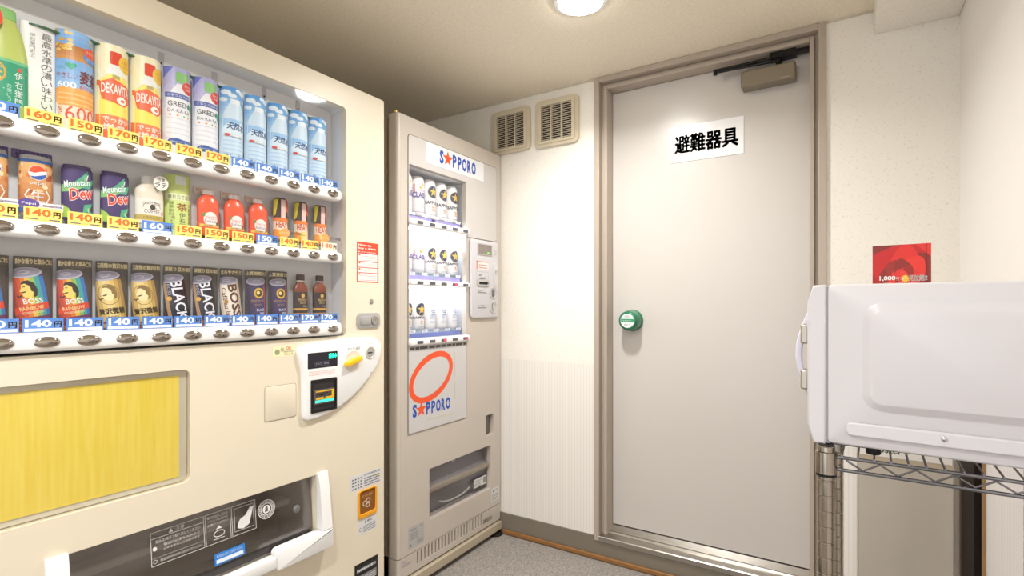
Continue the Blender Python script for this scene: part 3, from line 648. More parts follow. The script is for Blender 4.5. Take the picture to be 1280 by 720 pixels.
def d_deka(p, w, h):
    p.rect(-w/2, 0, w/2, h, '#faf3c8', 0)
    for i in range(9):
        a = -1.3+.33*i; p.poly([(0,h*.5),(w*1.2*math.sin(a),h*.5+h*.8*math.cos(a)),(w*1.2*math.sin(a+.14),h*.5+h*.8*math.cos(a+.14))], '#fbf6d6', 1)
    p.poly([(x*.80, y*.92) for x, y in bottle_outline(w, h)], '#fcf0c2', 2); p.poly([(x*.76, min(y*.92, h*.70)) for x, y in bottle_outline(w, h)], '#fbe568', 3)
    p.poly([(-w*.30,h*.66),(w*.30,h*.66),(w*.12,h*.80),(-w*.12,h*.80)], '#eef0ea', 3); p.rr(-w*.14, h*.80, w*.14, h*.93, .003, '#e2472c', 4)
    p.ell(w*.27, h*.83, w*.22, h*.085, '#f4c63a', 5); p.text('ビタミン', w*.27, h*.85, h*.026, '#c2702a', 6, w=w*.30); p.text('ローヤルゼリー', w*.27, h*.81, h*.022, '#c2702a', 6, w=w*.34)
    p.poly([(-w*.42,h*.60),(-w*.32,h*.44),(w*.2,h*.40),(w*.44,h*.46),(w*.40,h*.61),(-w*.1,h*.66)], '#ec6c46', 5); p.text('DEKAVITA', w*.01, h*.555, h*.10, '#fff6ea', 6, w=w*.70, bold=.02, rot=.0)
    p.ring(w*.14, h*.455, w*.10, h*.030, .004, '#fff6ea', 6); p.text('C', w*.14, h*.455, h*.05, '#fff6ea', 7, bold=.03); p.rect(-w*.46, h*.575, -w*.36, h*.625, '#ee7a3a', 4)
    bands(p, w, 0, h*.29, '#e85434', '#f28a58', 5, 4); p.text('でっかい', w*.02, h*.245, h*.058, '#fff2e6', 6, w=w*.66, bold=.02); p.text('増量！', w*.02, h*.165, h*.07, '#fff2e6', 6, w=w*.66, bold=.02)
for i, k in enumerate((8, 7)):
    sheet_item('vitamin_drink_bottle', ['yellow vitamin drink bottle dummy with red cap, left one, beside the barley tea', 'yellow vitamin drink bottle dummy with red cap, right one, beside the sports drink'][i], 'bottle', 'yellow vitamin drink bottles in the top row', k, 0, .066, .232, d_deka, cap=.020 if i == 0 else None)
def d_barley(p, w, h):
    bands(p, w, 0, h*.30, '#f3efe8', '#f0dcc4', 4); bands(p, w, h*.30, h*.44, '#efae60', '#e5a052', 6); bands(p, w, h*.44, h*.72, '#9cc2ea', '#7fb0e4', 6); bands(p, w, h*.72, h*.86, '#d79a5c', '#b8733a', 4); bands(p, w, h*.86, h, '#74a8e2', '#93c0ec', 3)
    for i in range(26): p.ell(random.uniform(-.5,-.16)*w, random.uniform(.80,1.0)*h, .0042, .0032, random.choice(['#e8c46c','#d9a94e','#f1d890']), 1, 8)
    for i in range(10): p.ell(random.uniform(.28,.5)*w, random.uniform(.74,.98)*h, .004, .003, random.choice(['#e8c46c','#d9a94e']), 1, 8)
    p.poly([(x*.86, min(max(y, h*.28), h*.46)) for x, y in bottle_outline(w, h)], '#efaa55', 1)
    for i in range(3): p.rect(-w*.42, h*(.30+.045*i), w*.42, h*(.312+.045*i), '#f6c98a', 2)
    p.text('やさしい', -w*.24, h*.565, h*.055, '#b8442e', 4, w=w*.46); p.text('麦茶', w*.26, h*.575, h*.125, '#7a2f24', 4, w=w*.48, bold=.015); p.text('600', -w*.24, h*.478, h*.060, '#f4f6fa', 4, w=w*.40, bold=.02)
    c = -w*.15; p.poly([(c,h*.625),(c-.008,h*.665),(c-.007,h*.685),(c-.003,h*.69),(c,h*.68),(c+.003,h*.69),(c+.007,h*.685),(c+.008,h*.665)], '#3fae8c', 4)
    p.text('毎日うるおう', w*.22, h*.478, h*.04, '#e0573c', 4, w=w*.40); p.text('カラダに', -w*.36, h*.635, h*.03, '#3fae8c', 4, w=w*.2)
    p.ell(w*.32, h*.78, w*.22, h*.055, '#4a90d8', 3); p.ell(w*.30, h*.83, w*.20, h*.050, '#e8522e', 4); p.text('ミネラル', w*.30, h*.835, h*.03, '#fff0e6', 5, w=w*.28); p.text('カフェインゼロ', w*.32, h*.765, h*.028, '#eef6ff', 5, w=w*.3)
    p.text('600', w*.06, h*.215, h*.135, '#e4572e', 4, w=w*.66, bold=.0); p.vtext('もっと', -w*.38, h*.27, h*.03, '#e4572e', 4)
sheet_item('barley_tea_bottle', 'amber barley tea bottle dummy with blue label and large red 600', 'bottle', 'tall bottle dummies in the top row', 9, 0, .069, .232, d_barley, cap=.022)
def d_wcard(p, w, h):
    p.rect(-w/2, 0, w/2, h, '#f2f3f2', 0); bands(p, w, 0, h*.4, '#d6e8c9', '#f0f3ee', 6, 1); p.vtext('最高水準の濃い味わいへ', w*.16, h*.93, h*.066, '#5d6360', 3, gap=1.10); p.vtext('伊右衛門史上', -w*.16, h*.90, h*.034, '#8f9592', 3); p.vtext('新茶', w*.12, h*.12, h*.045, '#e2684a', 4)
    p.rect(w*.40, 0, w*.5, h, '#8fb6e0', 2)
sheet_item('tea_card', 'white printed card with a column of Japanese characters beside the green tea', 'card', 'tall bottle dummies in the top row', 10, 0, .060, .225, d_wcard, b=.006, yc=.4085, cap=.010)
# the green tea bottle beside it: lathed half bottle
def bottle_item(name, label, cat, group, k, row, prof, col, capprof, capcol, draw, yc=None, sx=.55, xc=None, lab=None, ru=None, extra=None, z_up=.0008, rough=.3):
    """bottle dummy: lathed body squashed front to back, printed label wrapped on it, cap"""
    yc = KY[k] if yc is None else yc; zb = RAILZ[row][1]+z_up; R = max(r for r, z in prof); xc = BX+.008+R*sx if xc is None else xc
    root = thing(name, label, cat, (xc, yc, zb), group=group)
    obj('body', lathe(BM(), prof, 48, (xc, yc, zb), sx=sx), mat('body_'+name+'_'+col.lstrip('#'), col, rough, coat=.2), root, smooth=50)
    if capprof: obj('cap', lathe(BM(), capprof, 22, (xc, yc, zb), sx=sx), mat('cap_'+capcol.lstrip('#'), capcol, .35), root, smooth=50)
    def rad(t):
        for (r0, z0), (r1, z1) in zip(prof, prof[1:]):
            if z0 <= t <= z1 and z1 > z0: return r0+(r1-r0)*(t-z0)/(z1-z0)
        return R
    def mp(s, t, l):
        r = rad(t)+.0006+l; f = s/R
        return (xc+sx*r*math.cos(f), yc+r*math.sin(f), zb+t)
    if draw:
        p = Print(); draw(p, R*1.45, prof[-1][1])
        for z in sorted({z for r, z in prof}): bmesh.ops.bisect_plane(p.bm, geom=p.bm.verts[:]+p.bm.edges[:]+p.bm.faces[:], plane_co=(0, z, 0), plane_no=(0, 1, 0))
        p.build('printed_label', mp, root, cuts=[R*2*PI*i/48 for i in range(-14, 15)])
    return root
def d_bigtea(p, w, h):
    p.rect(-w, h*.10, w, h*.60, '#2f9a76', 1); p.rect(-w, h*.57, w, h*.60, '#6fbf8c', 2)
    p.ring(-w*.42, h*.46, .018, .021, .0035, '#c9a24c', 3); p.text('茶', -w*.42, h*.46, .028, '#d8b868', 3, bold=.02); p.vtext('伊右衛門', w*.36, h*.49, .0145, '#eef4ee', 3, bold=.01, gap=1.25); p.rect(w*.31, h*.50, w*.44, h*.535, '#e2553a', 3)
    for i in range(14): p.ell(random.uniform(-.7,.8)*w, random.uniform(.2,.56)*h, .0012, .0012, '#9fd8b8', 3, 6)
    p.rect(-w, h*.10, w, h*.17, '#a8c060', 2); p.vtext('お茶どうぞ', w*.05, h*.36, .008, '#bfe4cf', 3)
bg = bottle_item('green_tea_bottle', 'large green tea bottle dummy with dark green label at the left of the top row', 'bottle', 'tall bottle dummies in the top row', 11, 0, [(.032,0),(.035,.004),(.035,.135),(.033,.150),(.026,.185),(.017,.205),(.0155,.209)], '#b9c86a', [(.0175,.209),(.0175,.212),(.0165,.229),(.013,.231)], '#8cc474', d_bigtea, yc=.352, sx=.42)
p = Print(); p.ell(0, 0, .022, .026, '#e2472c', 1); p.text('急須', 0, .008, .010, '#ffeae0', 2, w=.022); p.text('いれたて', 0, -.008, .008, '#ffeae0', 2, w=.026)
p.build('red_badge', lambda s, t, l: (BX+.043+l, .322+s, 1.6745+t), bg)

# row 2 : cans and small bottles
CANP = lambda R, h: [(R*.80,0),(R*.97,.004),(R,.008),(R,h-.010),(R*.93,h-.004),(R*.92,h)]
def d_pepsi(p, w, h):
    bands(p, 2*w, h*.05, h*.93, '#b5642f', '#e6b878', 9, 0)
    for i in range(34): p.ell(random.uniform(-1,1)*w, random.uniform(.08,.88)*h, random.uniform(.003,.008), random.uniform(.003,.007), random.choice(['#8d3f1d','#c97a3c','#e9c48d','#f3dcae','#a9532a']), 1, 9)
    p.rect(-w, h*.88, w, h*.93, '#3f6fb8', 2); p.rect(-w, h*.06, w, h*.14, '#3f6fb8', 2)
    c, r = h*.72, .0145; p.ell(0, c, r*1.06, r*1.06, '#f4f1ee', 3); 
    top = [(r*math.cos(a), c+r*math.sin(a)) for a in [PI*(.12+.86*i/12) for i in range(13)]]; p.poly(top+[(-r*.35,c-.001),(r*.25,c+.003)], '#e2502c', 4)
    bot = [(r*math.cos(a), c+r*math.sin(a)) for a in [PI*(1.18+.80*i/12) for i in range(13)]]; p.poly(bot+[(r*.35,c-.0045),(-r*.35,c-.008)], '#2f5fb0', 4)
    p.text('pepsi', 0, h*.545, .0085, '#f3eee8', 3, w=.026); p.text('〈生〉', 0, h*.34, .026, '#f6f2ee', 3, w=.045, bold=.015); p.text('BIG ZERO', 0, h*.10, .006, '#e8eef8', 3, w=.03)
def pepsi(k, label):
    t = bottle_item('cola_can', label, 'can', 'orange brown cola cans in the middle row', k, 1, CANP(.0275, .128), '#b9b9bd', None, None, d_pepsi, z_up=.014)
    yc = KY[k]; zb = RAILZ[1][1]; xf = X1-.013
    obj('stand', box(BM(), (BX+.004, yc-.024, zb+.0008), (BX+.040, yc+.024, zb+.0138)), M_ACRYL, t)
    bm = box(BM(), (BX+.002, yc-.033, zb+.138), (BX+.0045, yc+.033, zb+.156)); hd = obj('header_card', bm, ink('#5d4a94'), t)
    obj('header_arm', box(BM(), (BX+.0005, yc-.004, zb+.0008), (BX+.0019, yc+.004, zb+.15)), M_ACRYL, t)
    p = Print(); p.text('〈生〉だからうまさ', 0, 0, .010, '#f1eef8', 1, w=.058, bold=.01); p.build('header_print', lambda s, tt, l: (BX+.0046+l, yc+s, zb+.147+tt), hd)
    p = Print(); p.ell(-.022, .010, .017, .0105, '#5d4a94', 2); p.text('Pepsi', -.022, .010, .006, '#f1eef8', 3, w=.022, bold=.01); p.rect(-.008, .0, .034, .0065, '#ece9e6', 1); p.rect(-.008, .008, .034, .0145, '#ece9e6', 1); p.lines(0, .001, .032, .014, 2, '#8d86a8', 2, .5)
    p.build('promo_print', lambda s, tt, l: (X1-.0105+l, yc+s, zb+.026+tt), t)
pepsi(11, 'orange brown cola can dummy cut by the left edge, middle row'); pepsi(10, 'orange brown cola can dummy under a purple header, left of the green cans')
def d_dew(p, w, h):
    p.rect(-w*1.2, h*.05, w*1.2, h*.94, '#4a3a6e', 0)
    for pts, c in (([(-1,.62),(-.2,.70),(.1,.60),(-.3,.52),(-1,.50)], '#8cc878'), ([(-.2,.70),(.4,.92),(.3,.72),(1,.80),(.5,.60),(.1,.60)], '#4fb088'), ([(0,.74),(.45,.86),(.32,.70)], '#d8ecc8'),
                  ([(-1,.30),(-.5,.22),(-.2,.06),(-1,.06)], '#a9d25a'), ([(.2,.30),(.8,.36),(.5,.22),(.9,.14),(.35,.18),(.1,.10)], '#4fb088'), ([(.35,.24),(.6,.30),(.45,.16)], '#d3e886')):
        p.poly([(a*w, b*h) for a, b in pts], c, 1)
    p.xf = (.22, 0, h*.56)
    p.text('Mountain', -.002, .015, .0155, '#e6f5ee', 4, w=.050, bold=.02, shear=.15); p.text('Mountain', -.002, .0148, .0175, '#2f7a52', 3, w=.052, bold=.05, shear=.15)
    p.text('Dew', .004, -.008, .028, '#f7e4dc', 3, w=.050, bold=.06, shear=.15); p.text('Dew', .004, -.008, .025, '#e2412c', 4, w=.047, bold=.02, shear=.15)
    p.xf = None; p.text('マウンテンデュー', 0, h*.13, .006, '#cfc6e2', 3, w=.032)
for k, lb in ((9, 'purple and green citrus soda can dummy, left of the two, beside the cola'), (8, 'purple and green citrus soda can dummy, right of the two, beside the latte')):
    t = bottle_item('citrus_soda_can', lb, 'can', 'purple green soda cans in the middle row', k, 1, CANP(.0275, .124), '#4a3a6e', None, None, d_dew, z_up=.014)
    obj('stand', box(BM(), (BX+.004, KY[k]-.024, RAILZ[1][1]+.0008), (BX+.040, KY[k]+.024, RAILZ[1][1]+.0138)), M_ACRYL, t)
def d_latte(p, w, h):
    p.rect(-w, h*.08, w, h*.66, '#efe9dd', 0); p.ring(0, h*.45, .020, .016, .0012, '#5d5248', 1, 24, a0=.1, a1=PI-.1); p.text('CRAFT BOSS', 0, h*.555, .006, '#4a4038', 2, w=.040); p.text('COFFEE', 0, h*.385, .009, '#4a4038', 2, w=.034, bold=.0)
    p.ell(.001, h*.475, .006, .007, '#4a4038', 1, 14); p.rect(.0, h*.45, .010, h*.462, '#4a4038', 1)
    p.rect(-w, h*.19, w, h*.30, '#c9b25a', 1); p.text('とろけるラテ', 0, h*.245, .007, '#6d5a22', 2, w=.038); p.ell(w*.6, h*.36, .004, .006, '#d8542e', 2, 10); p.lines(-w*.7, h*.09, w*.7, h*.15, 1, '#a89f92', 2)
t = bottle_item('latte_bottle', 'white latte bottle dummy with round speech tag, middle row', 'bottle', 'small bottle dummies in the middle row', 7, 1, [(.029,0),(.031,.003),(.031,.086),(.030,.096),(.020,.108),(.0165,.112)], '#e9dfcc', [(.0175,.112),(.0175,.128),(.015,.130)], '#eceae6', d_latte, z_up=.014)
p = Print(); p.ell(0, 0, .0175, .0185, '#f3efe6', 1); p.ring(0, 0, .017, .018, .0007, '#8d7f6c', 2); p.text('特濃', 0, .008, .008, '#5a4c3e', 2); p.text('ラテ', 0, -.005, .012, '#4a3d30', 2, bold=.015)
p.build('speech_tag', lambda s, tt, l: (X1-.026+l, KY[7]+.016+s, RAILZ[1][1]+.128+tt), t)
obj('stand', box(BM(), (BX+.004, KY[7]-.024, RAILZ[1][1]+.0008), (BX+.040, KY[7]+.024, RAILZ[1][1]+.0138)), M_ACRYL, t)
def d_tea6(p, w, h):
    p.rect(-w/2, 0, w/2, h, '#c9d878', 0); bands(p, w, 0, h*.3, '#b9cf6a', '#c9dc80', 3, 0); p.poly([(x*.88, y) for x, y in bottle_outline(w, h*.98, sh=.74)], '#d3e48c', 1); p.rect(-w*.15, h*.84, w*.15, h*.98, '#dfe4dc', 2)
    p.rect(-w*.44, h*.58, w*.44, h*.69, '#e6edc0', 2); p.text('淹れたて緑茶', 0, h*.635, h*.075, '#6a7a3c', 3, w=w*.72); p.text('茶', w*.04, h*.47, h*.13, '#a8522e', 3, bold=.01); p.vtext('伊右衛門', w*.04, h*.38, h*.078, '#4f6232', 3, gap=1.1)
    p.vtext('京都福寿園', w*.32, h*.54, h*.06, '#5f7040', 3); p.vtext('緑茶飲料', -w*.26, h*.56, h*.055, '#5f7040', 3); p.vtext('淹れたて', -w*.22, h*.32, h*.05, '#6f8048', 3); p.ell(-w*.30, h*.07, .003, .004, '#d8643c', 3, 10)
sheet_item('green_tea_card', 'lime green tea bottle dummy with white cap, between the latte and the red drinks', 'bottle', 'small bottle dummies in the middle row', 6, 1, .064, .156, d_tea6, b=.02, z_up=.006)
def d_acerola(p, w, h):
    p.ell(0, h*.40, .0185, .0195, '#f4e9e4', 1); p.text('アセロラ', 0, h*.43, .009, '#d8404c', 2, w=.030); p.text('Refresh', 0, h*.35, .008, '#7d8a94', 2, w=.030); p.rect(-w*.75, h*.215, w*.75, h*.275, '#f0c95a', 1); p.text('1日分のビタミンC', 0, h*.245, .006, '#8a5a2c', 2, w=.036)
    p.ell(-.018, h*.50, .004, .005, '#5f9a4c', 2, 10); p.ell(.019, h*.30, .004, .005, '#4a6a3c', 2, 10)
for k, lb in ((5, 'red acerola juice bottle dummy, left of the three'), (4, 'red acerola juice bottle dummy, middle of the three'), (3, 'red acerola juice bottle dummy, right of the three')):
    t = bottle_item('acerola_bottle', lb, 'bottle', 'red juice bottles in the middle row', k, 1, [(.026,0),(.028,.003),(.028,.030),(.0265,.034),(.028,.038),(.028,.084),(.026,.094),(.017,.106),(.0145,.110)], '#ef5f3c', [(.0155,.110),(.0155,.120),(.014,.122)], '#efe6e0', d_acerola, z_up=.014)
    obj('stand', box(BM(), (BX+.004, KY[k]-.024, RAILZ[1][1]+.0008), (BX+.040, KY[k]+.024, RAILZ[1][1]+.0138)), M_ACRYL, t)
    bm = box(BM(), (BX+.0015, KY[k]-.027, RAILZ[1][1]+.126), (BX+.004, KY[k]+.027, RAILZ[1][1]+.146)); hc = obj('header_card', bm, ink('#e2d3c8'), t)
    obj('header_arm', box(BM(), (BX+.0003, KY[k]-.004, RAILZ[1][1]+.0008), (BX+.0014, KY[k]+.004, RAILZ[1][1]+.14)), M_ACRYL, t)
    p = Print(); p.text('美容ビタミン', 0, .004, .007, '#d8705c', 1, w=.046); p.text('アセロラ果汁', .004, -.005, .006, '#d8705c', 1, w=.036); p.build('header_print', lambda s, tt, l: (BX+.0041+l, KY[k]+s, RAILZ[1][1]+.136+tt), hc)
def d_heavy(p, w, h):
    p.rect(-w*1.2, h*.52, w*1.2, h*.96, '#4c3a36', 0); p.poly([(-w*1.1,h*.96),(-w*.45,h*.96),(-w*.75,h*.60),(-w*1.1,h*.55)], '#dfcf3c', 1); p.rect(-w*.22, h*.52, w*.25, h*.96, '#e6c4bc', 1)
    p.ell(w*.62, h*.88, .009, .016, '#d8452f', 2); p.ell(w*.55, h*.76, .008, .011, '#ef7a4a', 2); p.rect(-w*1.2, h*.46, w*1.2, h*.54, '#e8843c', 2); p.rect(-w*1.2, h*.06, w*1.2, h*.46, '#f0ddc8', 1)
    p.text('HEAVY', 0, h*.385, h*.15, '#c2492c', 3, w=w*1.4, bold=.02); p.ell(0, h*.20, w*.40, h*.085, '#f2d23c', 3); p.ring(0, h*.20, w*.24, h*.045, .003, '#f7f2e6', 4); p.ell(-w*.7, h*.16, w*.5, h*.12, '#f0a04a', 3); p.rect(-w*1.2, h*.04, w*1.2, h*.08, '#c98a6a', 3)
HV = ((2, 'slim orange and black soup can dummy, left of the three at the right end'), (1, 'slim orange and black soup can dummy, middle of the three at the right end'), (0, 'slim orange and black soup can dummy, rightmost of the middle row'))
for k, lb in HV:
    t = bottle_item('soup_can', lb, 'can', 'slim orange cans in the middle row', k, 1, [(.020,0),(.022,.004),(.022,.122),(.020,.128),(.017,.132)], '#6b5048', None, None, d_heavy, z_up=.020, sx=.7)
    obj('stand', box(BM(), (BX+.004, KY[k]-.022, RAILZ[1][1]+.0008), (BX+.040, KY[k]+.022, RAILZ[1][1]+.0198)), M_ACRYL, t)
    if k != 1:
        p = Print(); p.ell(-.010, 0, .016, .0125, '#f2a95a', 1); p.text('あったか', -.010, .0, .006, '#fbe6cc', 2, w=.022); p.text('おすすめ商品', .030, .001, .009, '#ef8a5a', 1, w=.040, bold=.01); p.build('promo_print', lambda s, tt, l: (X1-.012+l, KY[k]+s, RAILZ[1][1]+.044+tt), t)

# row 3 : coffee cards with a tilted can on beans
def can_card(p, w, h, head, body, tilt=.16, cx=.002):
    p.rect(-w/2, 0, w/2, h, '#4a4039', 0); p.rect(-w/2, h*.875, w/2, h, '#5a4f42', 1); p.text(head, 0, h*.935, h*.068, '#e6d6a6', 2, w=w*.88, bold=.03)
    cw, ch = w*.76, h*.72
    p.xf = (tilt, cx, h*.07); body(p, cw, ch)
    p.ell(0, ch, cw/2, h*.070, '#b9b6c4', 7, 24); p.ell(0, ch+.001, cw/2*.88, h*.056, '#8f8c9c', 8, 22); p.ring(0, ch+.001, cw*.16, h*.018, .0012, '#c9c6d2', 9, 14)
    p.xf = None
    for i in range(46): p.ell(random.uniform(-.5,.5)*w, random.uniform(.0,.13)*h, .0035, .0022, random.choice(['#7a3c26','#94502f','#5c2c1c','#a9633c']), 10+i % 3, 8)
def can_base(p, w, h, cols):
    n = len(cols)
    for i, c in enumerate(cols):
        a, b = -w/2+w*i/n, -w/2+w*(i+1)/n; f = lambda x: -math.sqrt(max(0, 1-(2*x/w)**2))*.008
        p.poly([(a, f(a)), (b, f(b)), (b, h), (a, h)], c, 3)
def b_rainbow(p, w, h):
    can_base(p, w, h, ['#9c3426','#b8432b','#c9502c','#d87a30','#e2b83c','#8cb45a','#3f9a9a','#3a6fb0'])
    p.rect(-w/2, h*.93, w/2, h*.985, '#3a3430', 4); p.text('SUPER BLEND', 0, h*.957, h*.028, '#d8b868', 5, w=w*.4)
    p.poly([(-w*.17,h*.60),(-w*.10,h*.545),(w*.06,h*.53),(w*.13,h*.60),(w*.17,h*.70),(w*.12,h*.80),(-w*.02,h*.82),(-w*.13,h*.79),(-w*.15,h*.72),(-w*.21,h*.665),(-w*.16,h*.645)], '#ecd06a', 4)
    p.poly([(-w*.15,h*.785),(-w*.08,h*.845),(w*.08,h*.86),(w*.22,h*.80),(w*.27,h*.68),(w*.22,h*.56),(w*.13,h*.54),(w*.17,h*.63),(w*.10,h*.66),(w*.10,h*.745),(-w*.02,h*.80)], '#2f2620', 5)
    p.poly([(-w*.17,h*.645),(-w*.05,h*.662),(-w*.04,h*.64),(-w*.15,h*.625)], '#2f2620', 5); p.rect(-w*.10, h*.735, -w*.03, h*.75, '#2f2620', 5); p.poly([(-w*.15,h*.60),(-w*.27,h*.575),(-w*.33,h*.61),(-w*.33,h*.57),(-w*.26,h*.545),(-w*.14,h*.585)], '#2f2620', 5)
    p.text('BOSS', w*.08, h*.475, h*.10, '#f0ece4', 5, w=w*.52, bold=.02); p.poly([(-w/2,h*.24),(w/2,h*.32),(w/2,h*.44),(-w/2,h*.36)], '#d8402c', 4); p.text('RAINBOW', 0, h*.345, h*.075, '#e8d08a', 5, w=w*.66, bold=.02, rot=.06); p.text('MOUNTAIN BLEND', 0, h*.265, h*.045, '#f0e2b8', 5, w=w*.6, rot=.06); p.poly([(-w/2,h*.02),(w/2,h*.02),(w/2,h*.20),(-w/2,h*.16)], '#6a2f5a', 4); p.text('レインボー', 0, h*.11, h*.05, '#e0c8d8', 5, w=w*.5)
def b_gold(p, w, h):
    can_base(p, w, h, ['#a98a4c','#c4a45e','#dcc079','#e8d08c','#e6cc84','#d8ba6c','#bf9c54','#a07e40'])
    p.rect(-w/2, h*.92, w/2, h*.985, '#3a3226', 4); p.ring(0, h*.62, w*.34, h*.21, .0012, '#8a6c34', 4, 26)
    p.poly([(-w*.20,h*.56),(-w*.10,h*.50),(w*.08,h*.49),(w*.15,h*.57),(w*.18,h*.68),(w*.12,h*.77),(-w*.02,h*.79),(-w*.14,h*.76),(-w*.17,h*.69),(-w*.24,h*.63),(-w*.18,h*.61)], '#f0e0aa', 4)
    p.poly([(-w*.17,h*.755),(-w*.08,h*.81),(w*.10,h*.82),(w*.24,h*.76),(w*.28,h*.64),(w*.23,h*.53),(w*.15,h*.52),(w*.18,h*.60),(w*.12,h*.63),(w*.11,h*.71),(-w*.02,h*.765)], '#8a6f3c', 5)
    p.poly([(-w*.19,h*.61),(-w*.05,h*.63),(-w*.04,h*.605),(-w*.16,h*.59)], '#5a4522', 5); p.poly([(-w*.17,h*.565),(-w*.30,h*.54),(-w*.36,h*.575),(-w*.36,h*.535),(-w*.28,h*.51),(-w*.16,h*.55)], '#5a4522', 5)
    p.text('贅沢微糖', .0, h*.28, h*.125, '#3f3018', 5, w=w*.86, bold=.02); p.text('BOSS', 0, h*.15, h*.05, '#5a4522', 5, w=w*.34); p.rect(-w/2, h*.03, w/2, h*.055, '#8a6c34', 4)
def b_black(p, w, h):
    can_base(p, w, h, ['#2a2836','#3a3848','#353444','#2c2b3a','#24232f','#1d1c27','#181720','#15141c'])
    p.rect(-w*.40, 0, -w*.28, h*.96, '#b08a5c', 4); p.rect(-w*.27, 0, -w*.255, h*.96, '#d0b088', 4); p.text('BLACK', w*.16, h*.50, w*.44, '#e9e9ef', 5, w=h*.90, rot=-PI/2, bold=.02); p.text('BOSS', -w*.16, h*.76, w*.14, '#b9b4c4', 5, w=h*.24, rot=-PI/2); p.ell(-w*.22, h*.56, w*.11, h*.05, '#d8a850', 6)
def b_cafe(p, w, h):
    can_base(p, w, h, ['#c4b4a4','#dccdbc','#e9dece','#efe6d8','#eee4d6','#e6dac8','#d3c3b0','#bba994'])
    p.text('BOSS', w*.20, h*.50, w*.40, '#5a3a2c', 5, w=h*.80, rot=-PI/2, bold=.03); p.text('Café au lait', -w*.20, h*.45, w*.22, '#6a4a34', 5, w=h*.78, rot=-PI/2, bold=.01); p.ell(-w*.18, h*.50, w*.09, h*.05, '#b8863c', 6)
def b_violet(p, w, h):
    can_base(p, w, h, ['#2f2840','#3c3352','#463c60','#4c4268','#463d64','#3a3458','#3a3c74','#a03c4c'])
    p.ell(w*.10, h*.70, w*.24, h*.135, '#d8b23c', 4); p.ell(w*.10, h*.70, w*.16, h*.09, '#4a3a20', 5); p.ell(w*.06, h*.71, w*.08, h*.05, '#e8d08a', 6); p.text('PREMIUM', w*.02, h*.50, h*.07, '#b08a6c', 5, w=w*.62); p.text('BOSS', w*.06, h*.40, h*.055, '#b08a6c', 5, w=w*.36); p.text('BLACK', w*.16, h*.27, h*.065, '#dcdcec', 5, w=w*.44, bold=.01); p.text('無糖', w*.22, h*.18, h*.055, '#dcdcec', 5)
HEADS = ('豊かな香りと飲みごたえ', '三段階の贅沢な微糖', '深煎り豆の無糖', 'まろやか仕立て', '上質深煎り豆')
CARDS = [(11, 0, b_rainbow, 'dark card with a rainbow coffee can cut by the left edge, bottom row'), (10, 0, b_rainbow, 'dark card with a tilted rainbow coffee can, left of the two whole ones'), (9, 0, b_rainbow, 'dark card with a tilted rainbow coffee can, beside the gold cans'),
         (8, 1, b_gold, 'dark card with a tilted gold coffee can, left of the two gold ones'), (7, 1, b_gold, 'dark card with a tilted gold coffee can, right of the two gold ones'),
         (6, 2, b_black, 'dark card with a tilted black coffee can, left of the two black ones'), (5, 2, b_black, 'dark card with a tilted black coffee can, right of the two black ones'), (4, 3, b_cafe, 'dark card with a tilted cream coffee can, bottom row'),
         (3, 4, b_violet, 'dark card with a violet coffee can, left of the two violet ones'), (2, 4, b_violet, 'dark card with a violet coffee can, right of the two, beside the bottles')]
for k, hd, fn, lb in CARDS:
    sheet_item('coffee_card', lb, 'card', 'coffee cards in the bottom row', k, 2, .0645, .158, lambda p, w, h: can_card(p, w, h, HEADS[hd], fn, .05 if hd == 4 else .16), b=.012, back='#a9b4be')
def d_premium(p, w, h):
    p.rect(-w*1.1, h*.10, w*1.1, h*.70, '#3a3032', 1); p.rect(-w*1.1, h*.20, w*1.1, h*.255, '#d0a04c', 2); p.rect(-w*1.1, h*.10, w*1.1, h*.125, '#c08a4c', 2); p.ell(0, h*.60, .006, .007, '#c9a24c', 3, 14); p.text('PREMIUM', 0, h*.48, .0085, '#c9ae74', 3, w=.030); p.text('BOSS', 0, h*.40, .006, '#c9ae74', 3, w=.018); p.text('Black', .010, h*.31, .006, '#a89c90', 3, w=.018)
for k, lb in ((1, 'small dark coffee bottle dummy with brown cap, left of the two, bottom row'), (0, 'small dark coffee bottle dummy with brown cap, rightmost of the bottom row')):
    t = bottle_item('coffee_bottle', lb, 'bottle', 'coffee bottles in the bottom row', k, 2, [(.022,0),(.0245,.003),(.0245,.086),(.0235,.096),(.0145,.106),(.0125,.114)], '#7a3a24', [(.0145,.116),(.0145,.133),(.013,.135)], '#4a3434', d_premium, z_up=.018)
    xc = BX+.008+.0245*.55
    obj('neck_ring', lathe(BM(), [(.0128,.113),(.0138,.114),(.0138,.1165),(.0128,.117)], 20, (xc, KY[k], RAILZ[2][1]+.018), sx=.55), mat('cap_eceae6', '#eceae6', .35), t)
    obj('stand', box(BM(), (BX+.004, KY[k]-.022, RAILZ[2][1]+.0008), (BX+.036, KY[k]+.022, RAILZ[2][1]+.0178)), M_ACRYL, t)

